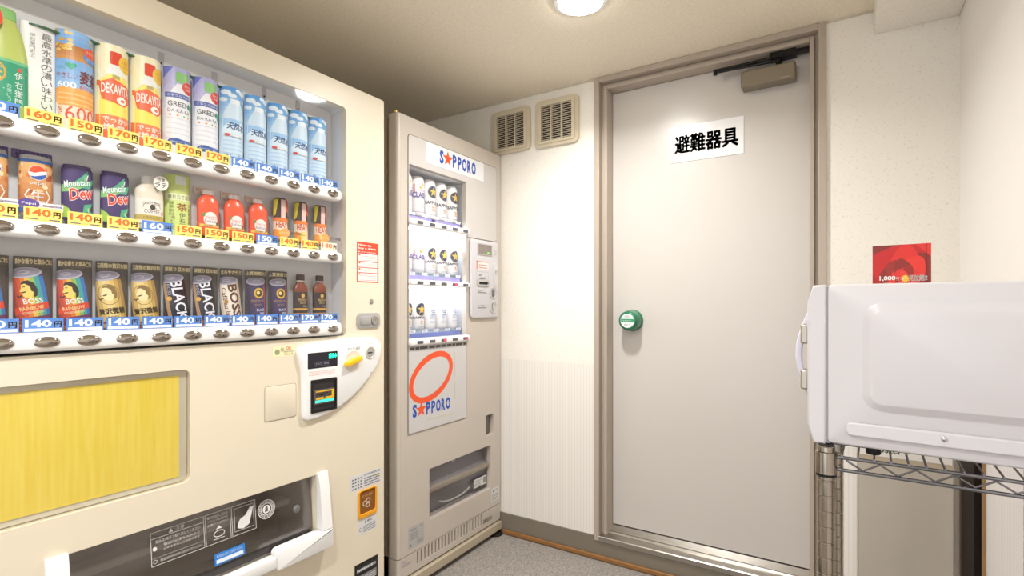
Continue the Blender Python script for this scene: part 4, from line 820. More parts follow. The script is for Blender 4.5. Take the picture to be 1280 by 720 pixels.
# ================================================================= BEER MACHINE (beside the back wall)
X2 = -1.410
at2 = on_plane(X2)
mp2 = lambda u, v, w: (X2+w, u, v)
bmch = thing('vending_machine', 'narrow greige beer vending machine with lit shelves in the corner', 'vending machine', (X2-.3, 1.754, 0))
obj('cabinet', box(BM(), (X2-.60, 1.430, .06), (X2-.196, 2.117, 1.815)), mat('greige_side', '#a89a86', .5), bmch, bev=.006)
obj('door_rim', plate(BM(), rrect(1.4435, .145, 2.118, 1.820, .004, 2), [rrect(1.455, .155, 2.102, 1.80)], -.048, -.0225, mp2), M_GREIGE, bmch)
obj('door_gasket', plate(BM(), rrect(1.438, .145, 2.114, 1.815, .004, 2), [rrect(1.455, .155, 2.102, 1.80)], -.057, -.0485, mp2), M_BLACK, bmch)
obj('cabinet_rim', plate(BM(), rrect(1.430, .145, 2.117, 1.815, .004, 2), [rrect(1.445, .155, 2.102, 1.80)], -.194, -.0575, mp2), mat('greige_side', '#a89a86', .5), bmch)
W2 = (1.487, .942, 1.846, 1.641); T2 = (1.607, .237, 2.040, .441); CH2 = (2.000, .492, 2.062, .586)
bm = plate(BM(), rrect(1.4435, .145, 2.120, 1.823, .004, 2), [rrect(*W2, .004, 2), rrect(*T2, .003, 2), rrect(*CH2, .003, 2)], -.022, 0, mp2)
hp = obj('front_panel', bm, M_GREIGE, bmch, bev=.002)
bm = BM(); n = 8                                                  # rounded hinge column
pr = [(1.430, -.048)] + [(1.443-.013*math.cos(a), -.013+.013*math.sin(a)) for a in [PI/2*i/n for i in range(n+1)]] + [(1.443, -.048)]
A = [[bm.verts.new(mp2(u, z, w)) for u, w in pr] for z in (.146, 1.8225)]
for i in range(len(pr)): bm.faces.new((A[0][i], A[0][(i+1)%len(pr)], A[1][(i+1)%len(pr)], A[1][i]))
bm.faces.new(A[0]); bm.faces.new(A[1])
obj('hinge_edge', bm, M_GREIGE, bmch, smooth=40)
# pale plate: wide at the top, narrow below, cut out round the window
oL = [(1.484,.605),(1.842,.605),(1.850,.613),(1.850,1.402),(2.070,1.402),(2.083,1.412)] + [(2.083-.014+.014*math.cos(a), 1.754-.014+.014*math.sin(a)) for a in (0,.4,.8,1.2,1.57)] + [(1.484+.010-.010*math.sin(a), 1.754-.010+.010*math.cos(a)) for a in (0,.5,1.0,1.57)]
obj('face_plate', plate(BM(), oL, [rrect(*W2, .004, 2)], .0003, .0035, mp2), M_LPLATE, bmch, bev=.001)
bm = BM(); n_ = len(oL); cu_, cv_ = 1.70, 1.3
def off(i, d):
    (a, b), (c, e) = oL[i-1], oL[(i+1) % n_]; l_ = math.hypot(c-a, e-b); return (oL[i][0]+(e-b)/l_*d, oL[i][1]-(c-a)/l_*d)
A = [[bm.verts.new(mp2(*off(i, d), w)) for i in range(n_)] for d, w in ((-.001, .0022), (.0022, .0022), (.0022, .0001), (-.001, .0001))]
for a, b in zip(A, A[1:]+A[:1]):
    for i in range(n_): bm.faces.new((a[i], a[(i+1) % n_], b[(i+1) % n_], b[i]))
obj('plate_groove', bm, mat('groove_grey', '#6f675e', .5), bmch, smooth=0)
SAPB, SAPR = '#1f4fae', '#ea5526'
def sapporo(p, h, w, cy=0.):
    p.text('S', -w*.445, cy, h*1.02, SAPB, 2, w=w*.105, bold=.045); p.star(-w*.285, cy+h*.01, w*.135, SAPR, 3)
    for i, ch in enumerate('PPORO'): p.text(ch, -w*.105+i*w*.136, cy, h if ch != 'O' else h*1.03, SAPB, 2, w=w*(.105 if ch != 'O' else .128), bold=.045)
hs = obj('header_sign', prism(BM(), rrect(1.583, 1.668, 1.976, 1.752, .002, 2), .0036, .0046, mp2), mat('sign_plate', '#e9e8e8', .3), bmch)
p = Print(); sapporo(p, .055, .250); p.build('logo', lambda s, t, l: mp2(1.788+s, 1.7115+t, .0048+l), hs)
lp = obj('logo_panel', prism(BM(), rrect(1.486, .609, 1.848, .935, .004, 2), .0036, .0042, mp2), mat('panel_offwhite', '#cbc7c5', .35), bmch)
p = Print(); p.ring(1.617, .813, .128, .078, .024, SAPR, 1, 40, rot=.42); p.xf = (0, 1.618, .690); sapporo(p, .050, .228); p.xf = None
p.rect(1.757, .79, 1.764, .90, '#c3b69e', 1); p.rect(1.757, .70, 1.764, .775, '#c3b69e', 1); p.lines(1.59, .640, 1.76, .652, 1, '#cfc3b0', 1)
p.build('logo_print', lambda s, t, l: mp2(s, t, .0044+l), lp)
# lit display
BX2 = X2-.185
M_LITBACK = mat('white_reflector', '#f4f6fb', .5)
bm = BM()
for a in ((X2-.19, 1.458, .93, X2-.186, 1.880, 1.65), (X2-.186, 1.458, .93, X2-.0225, 1.4655, 1.65), (X2-.186, 1.874, .93, X2-.0225, 1.880, 1.65), (X2-.186, 1.4655, 1.6425, X2-.0225, 1.874, 1.65), (X2-.186, 1.4655, .93, X2-.0225, 1.874, .9405)): box(bm, a[:3], a[3:])
obj('display_box', bm, M_LITBACK, bmch)
R2 = ((1.408, 1.434), (1.176, 1.199), (.943, .970)); CZ2 = (1.456, 1.229, .9985)
YC2 = [at2(px, 300)[0] for px in (520.5, 535.8, 550.3, 564.3, 577.5)]
M_TUBE = mat('fluorescent_tube', '#eef2ff', .5, emit=TUBE)
for r, (z0, z1) in enumerate(R2):
    rail = obj('button_rail', prism(BM(), rrect(1.482, z0, 1.855, z1, .010, 5), .0037, .020, mp2, inset=.007), M_WHITEPL, bmch, smooth=50)
    obj('shelf', box(BM(), (X2-.186, 1.468, z1-.007), (X2-.0225, 1.873, z1-.001)), M_WHITEPL, rail)
    obj('riser', box(BM(), (X2-.120, 1.468, z1-.0008), (X2-.028, 1.872, CZ2[r]-.0006)), M_ACRYL, rail)
    zc = (z0+z1)/2
    for i, y in enumerate(YC2):
        m = mat('red_soldout_lamp', '#c8385a', .4, emit=.8) if (r, i) in ((1, 3), (2, 2), (2, 4)) else None
        b = obj('push_button', prism(BM(), rrect(y-.0165, zc-.006, y+.0165, zc+.006, .003, 3), .0195, .0225, mp2, inset=.001), mat('button_grey', '#5c5860', .35), rail)
        if m: obj('sold_out_lamp', prism(BM(), rrect(y-.004, zc-.004, y+.014, zc+.004, .002, 2), .0226, .0230, mp2), m, b)
    p = Print(); p.rect(1.50, 0, 1.645, .016, '#8f86d2' if r < 2 else '#6f7cc4', 1); p.rect(1.665 if r < 2 else 1.645, 0, 1.832, .016, '#8f86d2' if r < 2 else '#6f7cc4', 1)
    for i, y in enumerate(YC2): p.rect(y-.016, .019, y+.016, .030, '#e4e6ee', 1); p.text('350' if r else '500', y, .0245, .008, '#5c5f70', 2, w=.018)
    p.build('price_strip', lambda s, t, l: mp2(s, z1+.002+t, -.0215+l), rail)
    if r < 2:                                                     # tube under the front edge of the shelf
        tb = obj('light_tube', tube(BM(), [(X2-.034, 1.475, z0-.004), (X2-.034, 1.865, z0-.004)], .008, 10), M_TUBE, rail)
    if r == 2:
        p = Print(); p.lines(1.49, -.016, 1.845, -.003, 1, '#57534f', 1, .8); p.build('notice_strip', lambda s, t, l: mp2(s, z0+t, .0046+l), rail)
for z0, z1 in ((1.435, 1.640), (1.200, 1.407), (.971, 1.175)):
    obj('window_pane', prism(BM(), rrect(1.4875, z0, 1.8455, z1), -.006, -.004, mp2), M_GLASS, bmch, smooth=0)
# beer cans
def d_class(p, w, h):
    p.star(-.006, h*.72, .009, '#d8b85a', 2); p.ell(.006, h*.80, .006, .007, '#e0c878', 2, 12); p.rect(-w, h*.64, w, h*.655, '#b9a4d8', 1); p.text('CLASSIC', 0, h*.54, h*.14, '#6a5aa8', 2, w=.082, bold=.03); p.rect(-w, h*.455, w, h*.462, '#8f7fc0', 1); p.rect(-w, h*.12, w, h*.128, '#8f7fc0', 1); p.rect(-.036, h*.60, -.030, h*.80, '#d8705c', 2); p.lines(-w*.5, h*.25, w*.5, h*.40, 3, '#d2cde4', 1, .3)
def d_label(p, w, h):
    p.ell(0, h*.69, .0265, .0265, mat('can_emblem', '#33415e', .4), 1, 26); p.ring(0, h*.69, .0250, .0250, .0012, '#c8b070', 2, 26); p.star(0, h*.69, .0205, '#e6bd4a', 3); p.text('SAPPORO', 0, h*.42, h*.085, '#4a4c58', 2, w=.075, bold=.03); p.text('生', 0, h*.27, h*.125, '#d8a05a', 2, bold=.01); p.lines(-.016, h*.10, .016, h*.16, 1, '#b9bcc8', 1, .5)
def d_nama(p, w, h):
    p.text('生', .0, h*.60, h*.22, '#8fa0c8', 2, bold=.01); p.text('絞り', 0, h*.42, h*.14, '#9fb0d2', 2); p.lines(-.018, h*.22, .018, h*.32, 2, '#b4c0dc', 1, .4); p.lines(-.014, h*.80, .014, h*.86, 1, '#b4c0dc', 1, .5)
def beer(row, i, h, draw, label, name, grp):
    y, zb, R = YC2[i], CZ2[row], .0328; xc = X2-.068
    t = thing(name, label, 'can', (xc, y, zb), group=grp)
    obj('body', lathe(BM(), [(.024,0),(.0265,.002),(.030,.006),(R,.012),(R,h-.018),(.0295,h-.007),(.0268,h-.003),(.0268,h),(.025,h),(.024,h-.002)], 48, (xc, y, zb)), mat('white_can_enamel', '#eceaea', .3, .0, coat=.2), t, smooth=50)
    obj('lid', lathe(BM(), [(.0238,h-.004),(.0238,h-.0025),(.01,h-.0022)], 20, (xc, y, zb)), M_CHROME, t)
    p = Print(); draw(p, R*1.3, h)
    def mp(s, tt, l):
        f = s/R-.04; return (xc+(R+.0004+l)*math.cos(f), y+(R+.0004+l)*math.sin(f), zb+tt)
    p.build('printed_label', mp, t, cuts=[R*(2*PI*q/48+.04) for q in range(-14, 12)])
POS = ['leftmost', 'second', 'third', 'fourth', 'rightmost']
for r, rn in enumerate(('top', 'middle', 'bottom')):
    for i in range(5):
        if r < 2: fn, nm, ds = (d_class, 'purple_letter_beer_can', 'white beer can with purple lettering') if i < 2 else (d_label, 'star_beer_can', 'white beer can with gold star emblem')
        else: fn, nm, ds = (d_label, 'star_beer_can', 'white beer can with gold star emblem') if i < 2 else (d_nama, 'pale_beer_can', 'pale can with faint blue characters')
        beer(r, i, .165 if r == 0 else .122, fn, f'{ds}, {POS[i]} from the left on the {rn} lit shelf' if 0 < i < 4 else f'{ds}, {POS[i]} on the {rn} lit shelf', nm, f'cans on the {rn} lit shelf')
# coin panel
cp2 = obj('coin_panel', prism(BM(), rrect(1.868, 1.042, 2.083, 1.397, .018, 5), .0037, .014, mp2, inset=.004), mat('panel_grey_white', '#cdcacd', .32), bmch, smooth=50)
l2 = obj('credit_display', plate(BM(), rrect(1.914, 1.327, 2.028, 1.380, .003, 2), [rrect(1.920, 1.333, 2.022, 1.374)], .0141, .0165, mp2), mat('bezel_grey', '#a8a19b', .35), cp2)
obj('display_face', prism(BM(), rrect(1.920, 1.333, 2.022, 1.374), .0141, .0148, mp2), mat('display_brown', '#8a7f78', .2), l2)
obj('ready_led', prism(BM(), rrect(1.992, 1.338, 2.008, 1.344), .0149, .0152, mp2), mat('led_green', '#5fd04a', .4, emit=1.5), l2)
p = Print(); p.rect(1.906, 1.262, 2.000, 1.300, '#f0ddd6', 1);  p.rect(1.906, 1.262, 1.918, 1.300, '#e8907a', 2); p.rect(1.906, 1.296, 2.000, 1.300, '#e8907a', 2); p.lines(1.925, 1.268, 1.992, 1.292, 2, '#b98a80', 2, .4)
p.build('bill_sticker', lambda s, t, l: mp2(s, t, .0143+l), cp2)
p = Print(); p.frame(1.906, 1.186, 2.000, 1.252, .001, '#a8a3a0', 1)
p.text('紙幣', 1.935, 1.236, .010, '#6b6766', 1); p.text('1000円', 1.950, 1.222, .010, '#4b4846', 1, w=.05, bold=.01)
p.text('返却レバー', 1.945, 1.165, .008, '#77736f', 1, w=.05); p.text('おつり取出', 1.945, 1.098, .008, '#77736f', 1, w=.05); p.rect(1.915, 1.155, 1.985, 1.159, '#77736f', 1); p.rect(1.915, 1.086, 1.985, 1.090, '#77736f', 1)
p.build('panel_print', lambda s, t, l: mp2(s, t, .0143+l), cp2)
bs2 = obj('bill_slot', plate(BM(), rrect(1.912, 1.190, 1.996, 1.218, .002, 2), [rrect(1.917, 1.194, 1.991, 1.206)], .0142, .022, mp2), mat('mouth_pale', '#b9b5b2', .35), cp2)
obj('slot_gap', prism(BM(), rrect(1.917, 1.194, 1.991, 1.206), .0142, .0146, mp2), M_BLACK, bs2)
ov = obj('key_cover', prism(BM(), rrect(2.040, 1.190, 2.078, 1.300, .018, 6), .0142, .0165, mp2, inset=.001), mat('key_cover_grey', '#cfcdcf', .3), cp2)
obj('key_barrel', lathe(BM(), [(.008,0),(.008,.004),(.004,.005)], 16, mp2(2.060, 1.258, .0165), M=Matrix.Rotation(PI/2, 4, 'Y')), M_CHROME, ov)
for zz, nm in ((1.157, 'return_lever'), (1.091, 'coin_slot')):
    d_ = obj(nm, lathe(BM(), [(.0285,0),(.0285,.003),(.025,.0035),(.021,.0008)], 28, mp2(2.040, zz, .0141), M=Matrix.Rotation(PI/2, 4, 'Y')), mat('dish_grey', '#bdbab8', .35), cp2)
    obj('turn_bar', prism(BM(), rrect(2.030, zz-.016, 2.044, zz+.016, .004, 3), .0150, .021, mp2, inset=.002), M_CHROME if nm == 'coin_slot' else mat('turn_grey', '#6d6a68', .3), d_)
obj('small_button', lathe(BM(), [(.012,0),(.012,.001),(.006,.002)], 18, mp2(2.058, 1.350, .0141), M=Matrix.Rotation(PI/2, 4, 'Y')), mat('dish_grey', '#bdbab8', .35), cp2)
# change cup, tray, grille, skirt
obj('change_cup', box(BM(), (X2-.069, CH2[0]-.003, CH2[1]-.003), (X2-.0225, CH2[2]+.003, CH2[3]+.003)), mat('cup_brown', '#7d7067', .4), bmch)
obj('change_flap', box(BM(), (X2-.0224, CH2[0]+.001, CH2[1]+.001), (X2-.012, CH2[2]-.018, CH2[3]-.001)), mat('cup_flap', '#5e544d', .3), bmch, bev=.003)
u0, v0, u1, v1 = T2
bm = BM()
for a in ((X2-.16, u0, v0-.008, X2-.0225, u1, v0), (X2-.16, u0, v1, X2-.0225, u1, v1+.008), (X2-.16, u0-.008, v0, X2-.0225, u0, v1), (X2-.16, u1, v0, X2-.0225, u1+.008, v1), (X2-.168, u0, v0, X2-.16, u1, v1)): box(bm, a[:3], a[3:])
tr2 = obj('tray_chute', bm, mat('tray_taupe', '#9a938e', .4), bmch)
bm = BM(); rows = [(v1-.004, -.050), (v1-.05, -.040), (.348, -.026), (.30, -.030), (v0+.004, -.046)]
G = [[[bm.verts.new(mp2(u, v, w+o)) for v, w in rows] for u in (u0+.003, u1-.003)] for o in (0, -.003)]
for k in range(len(rows)-1):
    for s in (0, 1): bm.faces.new((G[s][0][k], G[s][1][k], G[s][1][k+1], G[s][0][k+1]))
    for s in (0, 1): bm.faces.new((G[0][s][k], G[0][s][k+1], G[1][s][k+1], G[1][s][k]))
for k in (0, -1): bm.faces.new((G[0][0][k], G[0][1][k], G[1][1][k], G[1][0][k]))
fl2 = obj('delivery_flap', bm, mat('slate_plastic', '#7c787c', .22), bmch, smooth=20)
obj('flap_bar', prism(BM(), rrect(u0+.004, .338, u1-.004, .360, .005, 3), -.027, -.006, mp2, inset=.004), mat('bar_taupe', '#8d8376', .3), fl2)
bm = BM(); tube(bm, [mp2(1.80+.11*math.sin(a), .290-.028*math.cos(a), -.022) for a in [-1.2+.2*i for i in range(13)]], .004, 6)
obj('finger_pull', bm, mat('pull_grey', '#9a938c', .3), fl2)
p = Print(); p.rect(1.930, .262, 2.030, .302, '#d8d6d4', 1); p.text('商品取出口', 1.968, .291, .009, '#55514f', 2, w=.06); p.text('お酒は20歳から', 1.965, .278, .008, '#55514f', 2, w=.06); p.text('ご注意', 1.962, .267, .007, '#55514f', 2, w=.05); p.rect(2.004, .268, 2.024, .296, '#8d8986', 2)
p.build('flap_sticker', lambda s, t, l: mp2(s, t, -.019+l), fl2)
p = Print(); p.rect(1.795, .416, 1.822, .436, '#b9b4ac', 1); p.text('押', 1.8085, .426, .014, '#5a5550', 2); p.build('flap_mark', lambda s, t, l: mp2(s, t, -.039+l), fl2)
def sticker2(name, u0, v0, u1, v1, col, fn):
    p = Print(); W, H = u1-u0, v1-v0
    prism(p.bm, rrect(0, 0, W, H), -1.2, 0, lambda u, v, w: (u, v, w), p.mi(col)); fn(p, W, H)
    return p.build(name, lambda s, t, l: mp2(u0+s, v0+t, .0004+l), bmch, dl=.0002)
def f_g(p, W, H):
    p.text('定格電圧', W*.34, H*.84, H*.09, '#6f6d70', 1, w=W*.4); p.lines(W*.12, H*.4, W*.6, H*.74, 4, '#85838a', 1, .4); p.rect(W*.14, H*.08, W*.2, H*.2, '#6f6d70', 1); p.lines(W*.55, H*.1, W*.94, H*.3, 3, '#85838a', 1, .5); p.text('100V', W*.84, H*.88, H*.08, '#6f6d70', 1, w=W*.16)
sticker2('rating_label', 1.484, .163, 1.574, .245, '#b4b1ae', f_g)
def f_w2(p, W, H):
    p.poly([(W*.15,H*.7),(W*.35,H*.7),(W*.25,H*.9)], '#77726c', 1); p.lines(W*.1, H*.1, W*.9, H*.6, 4, '#8d8882', 1, .4); p.text('注意', W*.62, H*.8, H*.14, '#77726c', 1, w=W*.36)
sticker2('caution_label', 2.044, .168, 2.110, .232, '#d6d3cf', f_w2)
grn = [(1.540+.0212*i) for i in range(21)]
lower = plate(BM(), rrect(1.4435, .066, 2.120, .1425, .002, 2), [rrect(u-.0045, .088, u+.0045, .139, .0008, 1) for u in grn], -.047, -.001, mp2)
lp2 = obj('grille_panel', lower, M_GREIGE, bmch, bev=.001)
obj('grille_shadow_box', box(BM(), (X2-.075, 1.446, .068), (X2-.048, 2.116, .140)), M_BLACK, bmch)
bm = BM(); A = [[bm.verts.new(mp2(u, z, w)) for u, w in pr] for z in (.066, .1425)]
for i in range(len(pr)): bm.faces.new((A[0][i], A[0][(i+1)%len(pr)], A[1][(i+1)%len(pr)], A[1][i]))
bm.faces.new(A[0]); bm.faces.new(A[1])
obj('lower_hinge_edge', bm, M_GREIGE, bmch, smooth=40)
p = Print(); p.text('冷却', 1.465, .124, .008, '#6a6cae', 1, w=.02); p.lines(1.452, .108, 1.500, .118, 2, '#77738e', 1, .4); p.rect(1.978, .088, 2.050, .108, '#9a9184', 1); p.text('保証', 2.000, .098, .012, '#5a5550', 2, w=.03)
p.build('grille_print', lambda s, t, l: mp2(s, t, -.0008+l), lp2)
obj('skirt', box(BM(), (X2-.04, 1.470, .021), (X2+.012, 2.119, .059)), mat('skirt_beige', '#b6a992', .4), bmch, bev=.004)
obj('base_frame', box(BM(), (X2-.55, 1.41, .022), (X2-.05, 2.10, .062)), M_BLACK, bmch)
for y in (1.45, 2.09):
    for x in (X2-.008, X2-.50):
        obj('foot', lathe(BM(), [(.034,.0005),(.034,.006),(.022,.012),(.012,.013),(.012,.022)], 20, (x, y, 0)), M_BLACK, bmch)
bm = BM(); box(bm, (X2-.055, 1.436, 1.8235), (X2-.012, 1.560, 1.8275)); lathe(bm, [(.010,0),(.010,.012),(.007,.013)], 14, (X2-.035, 1.452, 1.8275))
obj('hinge_bracket', bm, mat('brass_plated', '#b8a06a', .3, .8), bmch)

# ================================================================= WIRE RACK, MICROWAVE, THINGS IN THE CORNER
RZ = math.radians(-2); MZ = math.radians(-5); PX, PY = -.0257, 1.008
rack = thing('wire_rack', 'chrome wire shelving rack under the microwave', 'rack', (PX, PY, 0), RZ)
RW, RD, SH = .303, .310, .8555
M_WIRE = mat('chrome_wire', '#83848a', .2, 1.)
M_POST = mat('chrome_post', '#aaa296', .14, 1.)
for (x, y) in ((0, 0), (RW, 0), (0, RD), (RW, RD)):
    prof = [(.0127, .012)]; z = .05
    while z < .850:
        prof += [(.0127, z), (.0119, z+.0008), (.0119, z+.0022), (.0127, z+.003)]; z += .0254
    prof += [(.0127, .868), (.0105, .870)]
    po = obj('post', lathe(BM(), prof, 18, (x, y, 0)), M_POST, rack, local=True, smooth=20)
    obj('levelling_foot', lathe(BM(), [(.016,.0),(.016,.006),(.008,.010),(.008,.014)], 14, (x, y, 0)), M_BLACK, po, local=True)
    obj('post_cap', lathe(BM(), [(.0115,.8702),(.0115,.8712),(.006,.8718)], 14, (x, y, 0)), M_BLACK, po, local=True)
    cl_ = obj('collar', lathe(BM(), [(.0128,SH-.032),(.0158,SH-.031),(.0158,SH+.004),(.0128,SH+.005)], 22, (x, y, 0), cap=False), M_POST, rack, local=True, smooth=50)
    obj('sleeve_ring', lathe(BM(), [(.0128,SH-.036),(.0148,SH-.036),(.0150,SH-.0325),(.0128,SH-.0322)], 20, (x, y, 0), cap=False), M_BLACK, cl_, local=True)
def truss(a, b):
    A, B = Vector(a), Vector(b); d = (B-A).normalized(); n = 11
    A2, B2 = A+d*.0155, B-d*.0155
    obj('edge_rail', tube(BM(), [A2+Vector((0,0,SH-.003)), B2+Vector((0,0,SH-.003))], .003, 8), M_WIRE, rack, local=True)
    obj('edge_rail', tube(BM(), [A2+Vector((0,0,SH-.023)), B2+Vector((0,0,SH-.023))], .003, 8), M_WIRE, rack, local=True)
    L = (B2-A2).length; P_ = [A2+d*(.012+(L-.024)*i/n)+Vector((0,0,SH-.0062 if i % 2 == 0 else SH-.0198)) for i in range(n+1)]
    obj('zigzag_wire', tube(BM(), P_, .0018, 6), M_WIRE, rack, local=True)
truss((0,0,0), (RW,0,0)); truss((0,RD,0), (RW,RD,0)); truss((0,0,0), (0,RD,0)); truss((RW,0,0), (RW,RD,0))
for i in range(13):
    x = .022+i*(RW-.044)/12
    obj('shelf_wire', tube(BM(), [(x, -.003, SH+.0005), (x, RD+.003, SH+.0005)], .0017, 6), M_WIRE, rack, local=True)
for y in (RD*.33, RD*.67): obj('brace_wire', tube(BM(), [(.003, y, SH-.0035), (RW-.003, y, SH-.0035)], .0026, 6), M_WIRE, rack, local=True)

mw = thing('microwave_oven', 'white microwave oven seen from its side on the wire rack', 'microwave', (PX, PY, SH+.0025), MZ)
M_MW = mat('microwave_white', '#d2cfd2', .35, noise=.008, nscale=3)
Z0 = .0145; MH = .2615; ML = .305; MD = .42; Y0 = -.001             # height, depth along x, width along y
mpm = lambda u, v, w: (u, Y0+w, v)
# body: shell with the pressed side panel turned to the camera
bm = box(BM(), (.0018, Y0+.0035, Z0), (ML, Y0+MD, Z0+MH))
obj('body', bm, M_MW, mw, local=True, bev=.006, bseg=3)
side = BM()
def ring(loop, w): return [side.verts.new((u, Y0+w, v)) for u, v in loop]
o_ = ring(rrect(.0022, Z0+.003, ML-.002, Z0+MH-.003, .004, 6), .0034)
a_ = ring(rrect(.0030, Z0+.004, ML-.003, Z0+MH-.004, .004, 6), .0028)
b_ = ring(rrect(.048, Z0+.060, ML-.020, Z0+MH-.030, .026, 6), .0028)
c_ = ring(rrect(.0505, Z0+.0625, ML-.0225, Z0+MH-.0325, .024, 6), .0020)
d_ = ring(rrect(.0595, Z0+.0715, ML-.0315, Z0+MH-.0415, .017, 6), -.0070)
e_ = ring(rrect(.0620, Z0+.074, ML-.034, Z0+MH-.044, .015, 6), -.0080)
for A_, B_ in ((o_, a_), (a_, b_), (b_, c_), (c_, d_), (d_, e_)):
    n = len(A_)
    for i in range(n): side.faces.new((A_[i], A_[(i+1)%n], B_[(i+1)%n], B_[i]))
side.faces.new(e_)
sp = obj('side_panel', side, M_MW, mw, local=True, smooth=50)
obj('pressed_rib', prism(BM(), rrect(.027, Z0+.018, ML-.004, Z0+.040, .009, 5), 0, -.0055, lambda u, v, w: (u, Y0+.0028+w, v), inset=-.0), M_MW, sp, local=True, bev=.003, bseg=3)
obj('screw', lathe(BM(), [(.0038,0),(.0038,.0012),(.002,.002)], 14, (.150, Y0-.0030, Z0+.031), M=Matrix.Rotation(PI/2, 4, 'X')), M_CHROME, sp, local=True)
# front door with chamfered top and bottom, facing left
fr = [(-.0005,Z0-.002),(-.019,Z0-.001),(-.0275,Z0+.030),(-.0275,Z0+MH-.030),(-.019,Z0+MH-.001),(-.0005,Z0+MH)]
bm = BM(); A = [[bm.verts.new((x, y, z)) for x, z in fr] for y in (Y0-.001, Y0+MD)]
for i in range(6): bm.faces.new((A[0][i], A[0][(i+1)%6], A[1][(i+1)%6], A[1][i]))
bm.faces.new(A[0]); bm.faces.new(A[1])
dr = obj('oven_door', bm, mat('microwave_door_white', '#d0cdd0', .32), mw, local=True, bev=.003)
obj('door_gap', box(BM(), (-.0004, Y0+.003, Z0+.002), (.0017, Y0+MD-.003, Z0+MH-.004)), mat('seam_grey', '#a5a3a6', .5), mw, local=True)
obj('door_window', box(BM(), (-.0285, Y0+.10, Z0+.05), (-.0276, Y0+MD-.05, Z0+MH-.05)), mat('oven_glass', '#1d1d20', .1), dr, local=True)
hb = obj('handle', tube(BM(), [(-.0245-.020*math.sin(PI*i/14), Y0+.030, Z0+.068+.150*i/14) for i in range(15)], .0055, 10), mat('handle_lilac', '#d3d0de', .25), dr, local=True)
for z in (Z0+.1005, Z0+.1785): obj('silver_mount', box(BM(), (-.0405, Y0+.016, z-.017), (-.0277, Y0+.044, z+.017)), mat('champagne_metal', '#b7b0a0', .3, .7), hb, local=True, bev=.003)
for x, y in ((.062, .035), (.27, .035), (.062, MD-.05), (.27, MD-.05)):
    obj('foot', lathe(BM(), [(.0095,.0),(.0105,.002),(.0105,Z0-.0004)], 16, (x, y, 0)), M_BLACK, mw, local=True)

# red card box standing on the microwave
M_RED = mat('red_card', '#c4201f', .35)
bkx = Matrix.Translation((PX, PY, 0)) @ Matrix.Rotation(RZ, 4, 'Z')
TOPZ = SH+.0025+Z0+MH+.0006
cb = thing('card_box', 'red rose printed card box standing on the microwave', 'box', (.101, 1.385, TOPZ), MZ)
CW, CH_ = .100, .094
obj('box_body', box(BM(), (-CW/2, 0, 0), (CW/2, .022, CH_)), M_RED, cb, local=True, bev=.001)
KX = CW/.128; CW = .128
p = Print(); p.rect(-CW/2, 0, CW/2, CH_, '#c81f1c', 0)
cx, cy = .012, .030
for i, (ru, rv, c) in enumerate(((.060,.052,'#8f2a1e'), (.054,.046,'#e02c22'), (.044,.040,'#a02a1e'), (.040,.035,'#e8382a'), (.030,.027,'#93271c'), (.026,.023,'#e2332a'), (.015,.014,'#a3281f'), (.011,.010,'#e8402f'))):
    p.xf = (1.15*i+.3, cx+.006*math.cos(i*2.3), cy+.005*math.sin(i*2.3)); p.poly([(x*(1+.10*math.sin(3*k*2*PI/22+i)), y) for k, (x, y) in enumerate(ellipse(0, 0, ru*1.06, rv*.84, 22))], c, 1+i)
p.xf = None
p.poly([(-CW/2,CH_),(-CW/2,CH_*.80),(-.010,CH_)], '#8a2a1c', 1); p.poly([(CW/2,CH_),(CW/2,.066),(.030,CH_)], '#e0332a', 9); p.poly([(-CW/2,0),(-.040,0),(-CW/2,.030)], '#a8221b', 9)
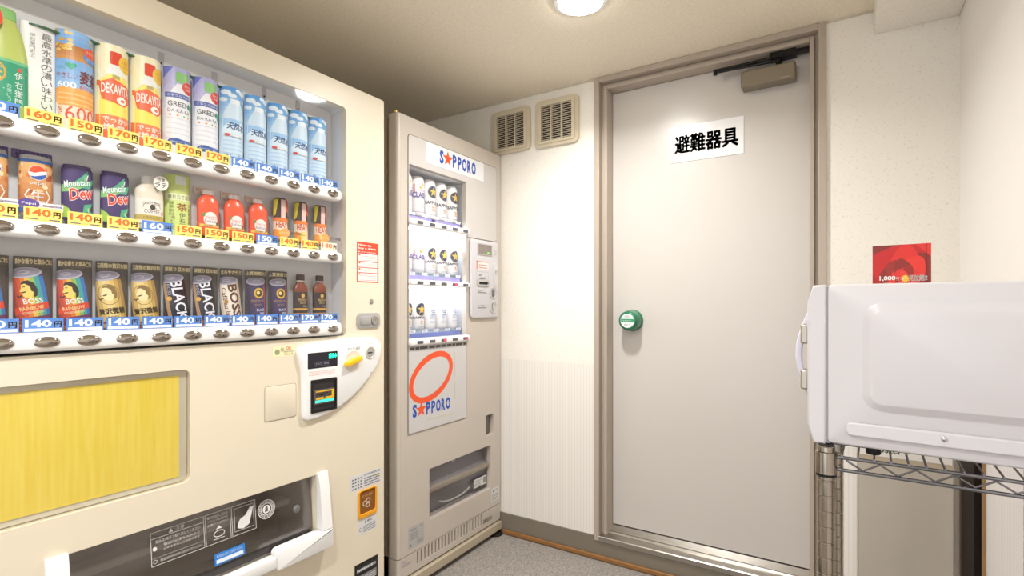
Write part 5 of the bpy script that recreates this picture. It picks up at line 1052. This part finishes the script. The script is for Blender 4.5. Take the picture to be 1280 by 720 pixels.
p.text('1,000', -.030, .0225, .0115, '#f6ece6', 12, w=.036, bold=.035); p.text('円で', -.004, .0215, .007, '#f6d6c8', 12, w=.014); p.ell(.009, .0215, .008, .0075, '#f0c03a', 11); p.text('い', .006, .0235, .008, '#fff6ee', 13); p.text('見放題!!', .036, .0225, .0120, '#f8f0ea', 12, w=.040, bold=.03)
p.text('VODカード販売中 全室対応', 0, .0125, .0045, '#f2cfc6', 12, w=.078); p.text('ご利用ください', 0, .0070, .004, '#f2cfc6', 12, w=.050); p.rect(CW/2-.010, 0, CW/2-.009, CH_, '#7d1512', 12)
p.clip(-CW/2, 0, CW/2, CH_)
p.build('rose_print', lambda s, t, l: (s*KX, -.0006-l, t), cb, local=True)

# board leaning flat in the corner behind the rack, and the dark framed panel by the right wall
bd = thing('leaning_board', 'grey beige flat board with white headed strip standing against the back wall', 'board', (.170, YB-.03, 0))
obj('board', box(BM(), (.036, YB-.034, .001), (.284, YB-.008, .760)), mat('board_greige', '#bfb6a8', .45, noise=.03, nscale=5), bd, bev=.003)
obj('board_edge', box(BM(), (.0335, YB-.036, .001), (.0358, YB-.007, .760)), mat('edge_pale', '#d8d2c8', .4), bd)
hs2 = obj('header_strip', box(BM(), (.040, YB-.0355, .606), (.280, YB-.0342, .750)), mat('strip_white', '#e6e2da', .4), bd)
obj('strip_moulding', box(BM(), (.038, YB-.038, .588), (.284, YB-.0343, .603)), mat('moulding_beige', '#b8a890', .45), bd)
p = Print(); p.text('Poster', .118, .632, .026, '#3a3836', 1, w=.075, bold=.01); p.build('lettering', lambda s, t, l: (s, YB-.0357-l, t), hs2)
fb = thing('framed_panel', 'dark brown framed panel leaning upright against the right wall', 'panel', (XR-.015, 1.88, 0))
obj('panel_board', box(BM(), (XR-.022, 1.7755, .001), (XR-.0005, 1.952, .73)), mat('dark_walnut', '#1d130d', .7, spec=.2, noise=.2, nscale=12), fb)
obj('near_edging', box(BM(), (XR-.008, 1.7705, .001), (XR-.0005, 1.7750, .73)), mat('oak_edging', '#a9865a', .4), fb)
obj('far_edging', box(BM(), (XR-.026, 1.9525, .001), (XR-.0005, 1.985, .73)), mat('taupe_edging', '#6f5c4e', .4), fb)
